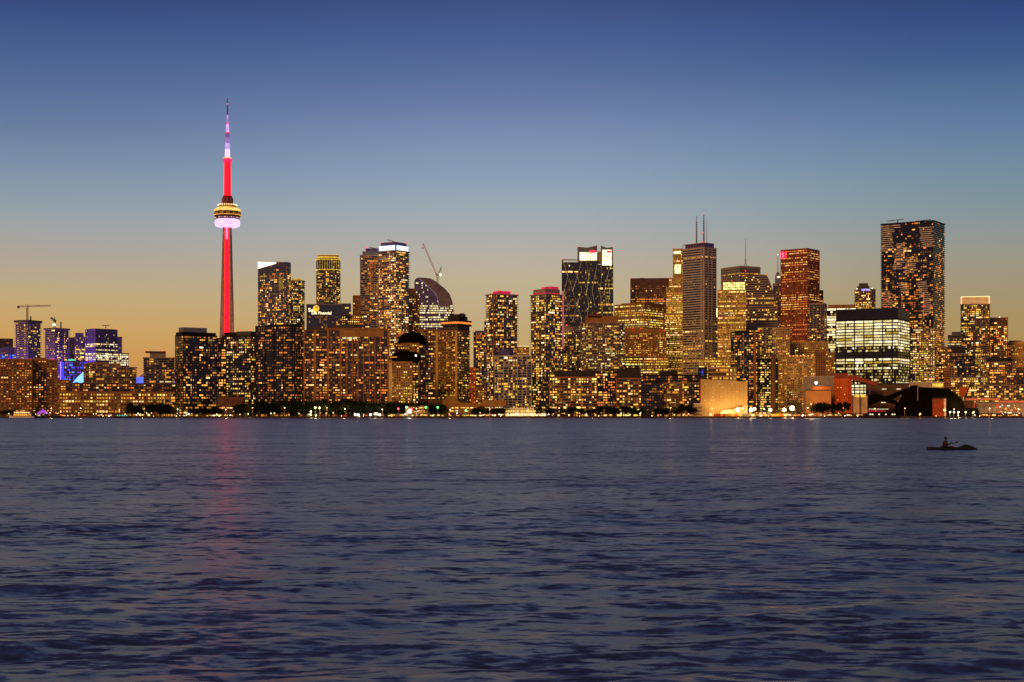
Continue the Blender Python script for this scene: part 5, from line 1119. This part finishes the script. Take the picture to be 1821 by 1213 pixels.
grove(958, 1140, 17, 7, 13, 1758, 'small dark round tree spaced along the promenade before the midrises', 'promenade trees', (1, 4, 1, 0))
grove(1168, 1202, 15, 9, 11, 1758, 'dark bushy tree before the olive-lit midrise', 'trees before the olive midrise', (1, 4))
for px, h in ((1211, 17), (1224, 16), (1231, 13)): tree(px, 1756, 2, h, {1211: 'left and tallest', 1224: 'middle', 1231: 'right and shortest'}[px] + ' of three dark columnar trees left of the pale gridded building', 'columnar trees', 1.5)
for px, h in ((1453, 15), (1463, 15.5), (1473, 14.5)): tree(px, 1757, 0, h, {1453: 'left', 1463: 'middle', 1473: 'right'}[px] + ' of three merged round dark trees before the tan factory block', 'trees before the factory', 1.25)
for px, h in ((1493, 19), (1503, 20)): tree(px, 1757, 2, h, {1493: 'left', 1503: 'right'}[px] + ' of two dark pointed trees in front of the orange silo', 'trees before the silo', 1.6)

# ================================================================== LAMPS ALONG THE SHORE
def lamp_post(px, py, Y, key, r=.7, label=None, group=None, power=0, col=None, name='street_lamp'):
    z = PZ(py, Y) - GZ; o = empty(name, (PX(px, Y), Y, GZ), 0, label, 'lamp', group)
    b = MB(); b.bar((0, 0, 0), (0, 0, z), .3, w2=.16); b.bar((0, 0, z), (0, -1.0, z+.25), .14); b.build('post', 'steel', o)
    c, st = {'w': ((1, .75, .42), 5), 'o': ((1, .42, .12), 4), 'W': ((1, .95, .85), 7), 'g': ((.1, 1, .25), 3.0), 'r': ((1, .05, .08), 3.0), 'y': ((1, .85, .3), 5), 'F': ((1, .74, .3), 14)}[key]
    b = MB(); b.lathe([(.1*r, -r), (.8*r, -.7*r), (r, 0), (.8*r, .7*r), (.1*r, r)], 12); h = b.build('lamp_head', glow('lamp_'+key, tuple(x*st for x in c), var=.02), o, True); h.location = (0, -1.1, z)
    if power:
        l = bpy.data.lights.new('lamp_light', 'POINT'); l.energy = power; l.color = col or c; l.shadow_soft_size = r
        lo = bpy.data.objects.new('lamp_light', l); COL.objects.link(lo); lo.parent = o; lo.location = (0, -1.1-r-.6, z)
    return o
# floodlights in front of the warehouse and factories
for k, (px, py, r) in enumerate(((1312, 728.5, 1.9), (1335.5, 729, 2.0), (1342, 727, 1.2), (1369.5, 729, 1.7), (1394.5, 729, 1.9), (1408.5, 726, 2.4))):
    lamp_post(px, py, 1749, 'F', r*1.12, ['small-glare quay floodlight at the right part of the floodlit wall', 'quay floodlight just right of the floodlit wall', 'faint quay floodlight beside the bright one near the wall corner', 'quay floodlight in front of the brick chimney', 'quay floodlight right of the chimney', 'largest and brightest quay floodlight, near the tan factory'][k], 'quay floodlights', 14000*r*r/4, (1, .62, .26), 'floodlight')
for k, (px, py, pw) in enumerate(((1263, 737, 8000), (1279, 737, 18000), (1297, 737, 6000))):
    lamp_post(px, py, 1761, 'w', .5, 'low uplight at the base of the floodlit warehouse wall, %s from the left' % ORD[k], 'wall uplights', pw, (1, .68, .28), 'uplight')
lamp_post(1679, 729, 1744.5, 'o', 1.3, 'orange lamp glaring on the small shed wall', None, 6000, (1, .22, .04))
lamp_post(1636, 736, 1745, 'o', .9, 'small orange lamp low at the foot of the black shed', None, 2500, (1, .35, .1))
lamp_post(1500, 731, 1770, 'o', .8, 'orange yard lamp between the trees and the orange silo', None, 9000, (1, .35, .1))
lamp_post(1442, 718, 1768, 'o', .8, 'orange yard lamp at the left end of the tan factory block', None, 20000, (1, .5, .18))
lamp_post(1451, 681, 1812, 'W', 1.6, 'white yard lamp high between the factory roofs', None, 12000, (1, .9, .6))
for k, (px, py) in enumerate(((561, 725), (568.5, 725.5), (553, 732), (553, 737.5), (562, 738.5))):
    lamp_post(px, py, 1750, 'y', 1.15 if k < 2 else 1.0, ['left of the two high yellow-white quay lamps left of the harbour hotel front', 'right of the two high yellow-white quay lamps left of the harbour hotel front', 'upper left lamp of the low trio on the quay below the twin high lamps', 'lower left lamp of the low trio on the quay', 'lower right lamp of the low trio on the quay'][k], 'twin quay lamps', 4000, (1, .9, .4))
for k, (px, c) in enumerate(((632, 'W'), (637, 'W'), (659, 'W'), (667, 'w'), (670.5, 'w'), (675.5, 'W'))):
    lamp_post(px, 737.5 if c == 'W' else 736, 1749, c, 1.2, 'white lamp, %s from the left, in the row on the quay before the harbour hotel' % ['first', 'second', 'third', 'fourth', 'fifth', 'sixth'][k], 'white quay lamps', 6000, (1, .95, .6))
for k, (px, py, c) in enumerate(((708.5, 727, 'r'), (732, 727, 'r'), (723, 724.5, 'g'), (757.5, 724.5, 'g'), (778.5, 724.5, 'g'), (828.5, 730, 'g'))):
    lamp_post(px, py, 1752, c, 1.25, ['left red signal lamp near the dark discs', 'right red signal lamp near the dark discs', 'green signal lamp between the two red ones', 'green signal lamp left of the theatre hall', 'bright green signal lamp beside the theatre hall gable', 'small green signal lamp low in front of the theatre hall'][k], 'coloured signal lamps', 3000, None, 'signal_lamp')
lamp_post(728.5, 731.5, 1751, 'W', 2.2, 'large white glaring lamp between the coloured signal lamps', None, 12000)
for k, px in enumerate((1689, 1696, 1704, 1717, 1731)):
    lamp_post(px, 733, 1752, 'y', 1.0, 'yellow lamp, %s from the left, in the row right of the orange shed' % ['first', 'second', 'third', 'fourth', 'fifth'][k], 'yard lamps right of the orange shed', 5000, (1, .9, .45))
rng = random.Random(55)
# city street lighting, sodium orange, in the streets behind and between the blocks
for k, px in enumerate(list(range(10, 1821, 62))):
    lamp_post(px + rng.uniform(-20, 20), 727 + rng.uniform(-2, 2), 1757, rng.choice(['o', 'w', 'o']), .55, 'small warm street lamp on the quayside road, %s from the left' % ORD[k], 'street lamps along the quayside road', 9000, (1, .48, .16))
# tiny promenade lights
SEG = [(0, 104, 'before the red-brown apartment slabs'), (104, 312, 'before the long bright terminal'), (312, 395, 'below the black glass condominium'), (395, 540, 'below the dark trees left of the hotel'),
       (540, 690, 'before the long harbour hotel'), (690, 800, 'near the coloured signal lamps'), (800, 900, 'before the theatre hall'), (900, 975, 'before the bright glass pavilion'), (975, 1100, 'before the left dark midrises'),
       (1100, 1255, 'before the right dark midrises'), (1330, 1440, 'under the quay floodlights'), (1440, 1600, 'before the orange silo'), (1600, 1700, 'before the black shed'), (1700, 1822, 'before the red-edged hall')]
cnts = {}
for px in sorted(rng.uniform(2, 1819) for k in range(150)):
    sg_ = [q for q in SEG if q[0] <= px < q[1]]
    if not sg_: continue
    sg_ = sg_[0][2]; cnts[sg_] = cnts.get(sg_, 0) + 1
    lamp_post(px, rng.uniform(734, 740.3), 1746.6 + rng.uniform(0, 6), rng.choice('wwwoyWoww'), rng.uniform(.28, .62), 'tiny quay light %s, %s from the left' % (sg_, ORD[cnts[sg_]-1]), 'tiny promenade lights')
# glimmering storefront strip
shop = [(108, 215, 'row of red-orange glowing quay stalls left of the green boat'), (316, 424, 'row of yellow glowing quay stalls below the black condominium'), (690, 792, 'row of bright cream quay stalls by the signal lamps'), (796, 884, 'row of white glowing quay stalls before the theatre hall'), (1470, 1545, 'low yellow-lit promenade deck before the silo'), (1336, 1438, 'row of orange glowing quay stalls under the quay floodlights'), (1742, 1818, 'row of red-orange quay stalls before the red-edged hall')]
for x0, x1, lab in shop:
    Y = 1755; s = Y/F; r = empty('quay_stalls', (PX((x0+x1)/2, Y), Y, GZ), 0, lab, 'stalls'); mid = (x0+x1)/2
    b = MB(); b.box((x0-mid)*s, (x1-mid)*s, 0, 4, 0, 3.4); b.build('back_wall', 'brown_dark', r)
    b = MB(); b.box((x0-mid)*s-.5, (x1-mid)*s+.5, -1.2, 4.2, 3.42, 3.7); b.build('roof', 'roof_dark', r)
    x = x0
    while x < x1-2:
        w = rng.uniform(1.2, 4.5)
        if rng.random() < .7:
            k = rng.choice(['o1', 'o1', 'w1', 'r1', 'w0']) if x0 in (108, 1336, 1742) else rng.choice(['w0', 'w0', 'c0', 'w1', 'y0', 'y1'])
            z = rng.uniform(.6, 1.4); b = MB(); b.box((x-mid)*s, (min(x+w, x1)-mid)*s, -.5, -.1, z, z+rng.uniform(.7, 1.6)); b.build('lit_counter', G(k), r)
        x += w + rng.uniform(.2, 1.6)

# ================================================================== BOATS
def hull(b, L, W, H, z=0, bow=.35, n=14, mi=0):
    """boat hull along x, bow at +x"""
    rows = []
    for i in range(n+1):
        t = i/n; x = (t-.5)*L; f = 1.0 if t < 1-bow else math.sqrt(max(0, 1-((t-(1-bow))/bow)**2))
        f = max(f, .03)*min(1, .75+t*1.5); sh = H*(1+.35*max(0, t-.5)**1.5*2)
        rows.append([(x, -W/2*f, z+sh), (x, -W/2*f*.8, z+.05), (x, 0, z-.35*H), (x, W/2*f*.8, z+.05), (x, W/2*f, z+sh)])
    n0 = len(b.v)
    for r_ in rows: b.v += r_
    for i in range(n):
        for j in range(4):
            a = n0+i*5+j; b.f.append((a, a+5, a+6, a+1)); b.m.append(mi)
        a = n0+i*5; b.f.append((a, a+4, a+9, a+5)); b.m.append(mi)
    b.f.append(tuple(n0+j for j in range(5))); b.m.append(mi)
    a = n0+n*5; b.f.append(tuple(a+j for j in reversed(range(5)))); b.m.append(mi)
def boat(label, x0, x1, Y, H, m, decks, bow=1, name='tour_boat', cat='boat'):
    s = Y/F; L = (x1-x0)*s; r = empty(name, (PX((x0+x1)/2, Y), Y, 0), 0 if bow > 0 else math.pi, label, cat)
    b = MB(); hull(b, L, L*.22, H); b.build('hull', m, r)
    z = H
    for (fa, fb, h, mm, lit, lk) in decks:
        b = MB(); w = L*.085; b.box((fa-.5)*L, (fb-.5)*L, -w, w, z+.01, z+h); b.build('cabin', mm, r)
        b = MB(); b.box((fa-.5)*L-.3, (fb-.5)*L+.3, -w-.3, w+.3, z+h+.003, z+h+.2); b.build('deck_roof', mm, r)
        if lit:
            for sg in (-1, 1):
                n = max(2, int((fb-fa)*L/2.2))
                for k in range(n):
                    if (k*7 + 3) % 10 < lit*10:
                        xa = (fa-.5)*L + (fb-fa)*L*(k+.15)/n; b = MB(); b.box(xa, xa+(fb-fa)*L/n*.7, sg*(w+.04)-.03, sg*(w+.04)+.03, z+h*.35, z+h*.85); b.build('window', G(lk), r)
        z += h + .2
    return r
boat('lit white ferry with glowing cabins at the far left shore', 16, 61, 1690, 2.0, 'white_paint', [(.1, .8, 2.6, 'beige_paint', 1.0, 'w1'), (.15, .78, 2.3, 'white_paint', .9, 'w0'), (.35, .7, 1.6, 'beige_paint', .5, 'w1')], bow=-1, name='ferry')
boat('dark moored boat right of the violet-lit marquee at the far left', 64, 108, 1700, 2.4, 'roof_dark', [(.2, .7, 2.0, 'roof_dark', .2, 'w2')], bow=1)
boat('small dark boat with a violet and green lit side near the left shore', 205, 233, 1660, 1.8, 'roof_dark', [(.1, .8, 1.8, 'purple_metal', .8, 'g1')], bow=1, name='motorboat')
t = boat('long dark ferry with dim lit deck passing before the black conveyors', 1526, 1600, 1600, 2.6, 'roof_dark', [(.12, .86, 2.4, 'black_panel', .35, 'c0'), (.2, .72, 2.1, 'black_panel', .0, 'w0'), (.3, .55, 1.6, 'black_panel', 0, 'w0')], bow=-1, name='ferry')
b = MB(); b.box(-9, 12, 5.2, 5.5, 9.4, 9.8); b.build('light_strip', G('c0'), t); b = MB(); b.box(-6, 14, 5.2, 5.5, 7.2, 7.8); b.build('light_strip', G('r1'), t)  # motion streaks of the ferry's lights, built as glowing bars
# marquee
r = empty('marquee', (PX(76, 1756), 1756, GZ), 0, 'small domed marquee glowing violet and pink at the far left quay', 'marquee')
b = MB(); b.lathe([(7, 2.6), (6, 4.4), (3.5, 6.6), (.8, 8.6), (.1, 9.4)], 20, sy=.6); b.build('canopy', glow('marquee_violet', (.35, .06, .5), var=.6, scale=.3), r, True)
b = MB()
for k in range(6): b.bar((-6+k*2.4, -3, 0), (-6+k*2.4, -3, 2.8), .2)
b.build('pole', 'steel', r); b = MB(); b.box(-5.5, 5.5, -1, 1, .2, 2.0); b.build('counter', G('c1'), r)
# sail boat
r = empty('sailing_boat', (PX(1150, 1600), 1600, 0), 0, 'dark sailing boat with a black cone-shaped sail close to the far quay', 'boat')
b = MB(); hull(b, 13, 3.2, 1.2); b.build('hull', 'roof_dark', r)
b = MB(); n = len(b.v); b.v += [(-5.2, -.1, 1.3), (5.4, -.1, 1.3), (.9, -.1, 8.6), (-.9, -.1, 8.6), (-4.4, .5, 1.3), (4.6, .5, 1.3), (.8, .3, 8.5), (-.8, .3, 8.5)]
b.f += [(0, 1, 2, 3), (7, 6, 5, 4), (0, 4, 5, 1), (1, 5, 6, 2), (2, 6, 7, 3), (3, 7, 4, 0)]; b.m += [0]*6; b.build('sail', 'roof_dark', r)
b = MB(); b.bar((0, .1, 1), (0, .1, 10), .25, w2=.12); b.build('mast', 'steel', r)

# ================================================================== KAYAK AND PADDLER
KY = 110.0; r = empty('kayak', (PX(1693, KY), KY, .02), R(4), 'black kayak with a humped covered bow, on open water at the right', 'kayak')
def kayak_hull():
    b = MB(); n = 30; L = 3.85; rows = []; k = 12
    for i in range(n+1):
        t = i/n; x = (t-.5)*L; f = math.sin(math.pi*min(1, max(0, t)))**.55; w = .31*max(f, .02)
        top = .16 + .03*math.cos(2*math.pi*t)
        hump = .20*math.exp(-((t-.76)/.11)**2)
        top += hump
        if t > .9: top -= (t-.9)*1.6
        top = max(top, .06)
        ring = []
        for j in range(k):
            a = 2*math.pi*j/k; ring.append((x, w*math.cos(a), (top if math.sin(a) > 0 else .10)*math.sin(a) + .02))
        rows.append(ring)
    for r_ in rows: b.v += r_
    for i in range(n):
        for j in range(k):
            j2 = (j+1) % k; b.f.append((i*k+j, i*k+j2, (i+1)*k+j2, (i+1)*k+j)); b.m.append(0)
    b.f.append(tuple(range(k))[::-1]); b.f.append(tuple(n*k+j for j in range(k))); b.m += [0, 0]
    return b
kayak_hull().build('hull', mat('kayak_black', (.012, .014, .016), rough=.35), r, True)
b = MB(); b.lathe([(.28, .17), (.33, .2), (.33, .235), (.27, .24)], 20, -.42, 0, sx=1.35, sy=.8); b.build('cockpit_rim', mat('kayak_black', (.012, .014, .016)), r)

def person(loc, rz):
    J = {}; E = []; RAD = {}
    def v(n, x, y, z, rad): J[n] = (x, y, z); RAD[n] = rad
    v('hip', 0, 0, 0, .15); v('belly', .0, 0, .16, .145); v('chest', .04, 0, .36, .165); v('neck0', .05, 0, .50, .075); v('neck', .06, 0, .57, .055)
    v('jaw', .08, 0, .64, .075); v('head', .07, 0, .71, .098); v('crown', .06, 0, .79, .075); v('nose', .175, 0, .69, .016)
    E += [('hip', 'belly'), ('belly', 'chest'), ('chest', 'neck0'), ('neck0', 'neck'), ('neck', 'jaw'), ('jaw', 'head'), ('head', 'crown'), ('head', 'nose')]
    for s_, nm in ((1, 'l'), (-1, 'r')):
        v('sh'+nm, .04, .19*s_, .45, .065); v('el'+nm, .18, .29*s_, .22 if s_ > 0 else .28, .045); v('wr'+nm, .40, .25*s_, .27 if s_ > 0 else .38, .03); v('pa'+nm, .46, .24*s_, .28 if s_ > 0 else .40, .032)
        E += [('chest', 'sh'+nm), ('sh'+nm, 'el'+nm), ('el'+nm, 'wr'+nm), ('wr'+nm, 'pa'+nm)]
        px_, py_, pz_ = J['pa'+nm]
        for q in range(4):
            o_ = (q-1.5)*.02; l = (.85, 1, .95, .75)[q]
            v('f%d%s' % (q, nm), px_+.04*l, py_+o_, pz_+.025, .010); v('g%d%s' % (q, nm), px_+.062*l, py_+o_, pz_-.0, .009); v('h%d%s' % (q, nm), px_+.04*l, py_+o_, pz_-.028, .008)
            E += [('pa'+nm, 'f%d%s' % (q, nm)), ('f%d%s' % (q, nm), 'g%d%s' % (q, nm)), ('g%d%s' % (q, nm), 'h%d%s' % (q, nm))]
        v('t'+nm, px_-.0, py_-.035*s_, pz_-.01, .011); v('u'+nm, px_+.03, py_-.04*s_, pz_-.03, .009); E += [('pa'+nm, 't'+nm), ('t'+nm, 'u'+nm)]
        v('th'+nm, .10, .10*s_, -.01, .10); v('kn'+nm, .52, .13*s_, .10, .065); v('an'+nm, .92, .09*s_, -.02, .045); v('to'+nm, 1.0, .09*s_, .08, .035)
        E += [('hip', 'th'+nm), ('th'+nm, 'kn'+nm), ('kn'+nm, 'an'+nm), ('an'+nm, 'to'+nm)]
    names = list(J); me = bpy.data.meshes.new('body'); me.from_pydata([J[n] for n in names], [(names.index(a), names.index(c)) for a, c in E], [])
    root = empty('person', loc, rz, 'paddler sitting upright in the kayak, dark jacket with a red vest, holding a paddle', 'person')
    o = bpy.data.objects.new('body', me); COL.objects.link(o)
    sk = o.modifiers.new('skin', 'SKIN'); sk.use_smooth_shade = True; su = o.modifiers.new('sub', 'SUBSURF'); su.levels = 1; su.render_levels = 1
    bm = bmesh.new(); bm.from_mesh(me); lay = bm.verts.layers.skin.verify(); bm.verts.ensure_lookup_table()
    for i, n in enumerate(names): bm.verts[i][lay].radius = (RAD[n], RAD[n]); bm.verts[i][lay].use_root = (n == 'hip')
    bm.to_mesh(me); bm.free()
    dg = bpy.context.evaluated_depsgraph_get(); dg.update(); m2 = bpy.data.meshes.new_from_object(o.evaluated_get(dg)); bpy.data.objects.remove(o)
    m2.materials.clear(); m2.materials.append(mat('skin_dusk', (.07, .04, .03), rough=.6)); b2 = bpy.data.objects.new('body', m2); COL.objects.link(b2); b2.parent = root
    for p in m2.polygons: p.use_smooth = True
    b = MB(); b.lathe([(.168, -.04), (.172, .12), (.20, .34), (.19, .46), (.09, .535)], 20, .03, 0, sx=.92, sy=1.12); b.build('jacket', mat('jacket', (.03, .025, .035), rough=.8), root, True)
    b = MB(); b.lathe([(.185, .14), (.212, .30), (.208, .42), (.15, .47)], 20, .04, 0, sx=.95, sy=1.05); b.build('vest', mat('vest_red', (.07, .008, .01), rough=.7), root, True)
    b = MB(); b.lathe([(.104, .70), (.112, .74), (.1, .80), (.06, .835), (.01, .845)], 16, .055, 0); b.build('hair', mat('hair_dark', (.02, .015, .012)), root, True)
person((PX(1680, KY), KY, .13), R(4))
r = empty('paddle', (PX(1680, KY)+.46, KY, .47), R(4), 'double-bladed paddle held across the kayak by the paddler', 'paddle')
b = MB(); b.bar((.02, -1.0, .06), (.0, 1.0, -.16), .03); b.build('shaft', mat('paddle_dark', (.03, .03, .03)), r)
for sg, z in ((-1, .06), (1, -.16)):
    b = MB(); b.bar((0, sg*.95, z-.0), (0, sg*1.25, z-sg*.09), .06, w2=.11); b.build('blade', mat('paddle_dark', (.03, .03, .03)), r)

# scratch properties are no longer needed
for o in bpy.data.objects:
    for k in ('W', 'D', 'H', 'mid', 's', 'Y'):
        if k in o.keys(): del o[k]
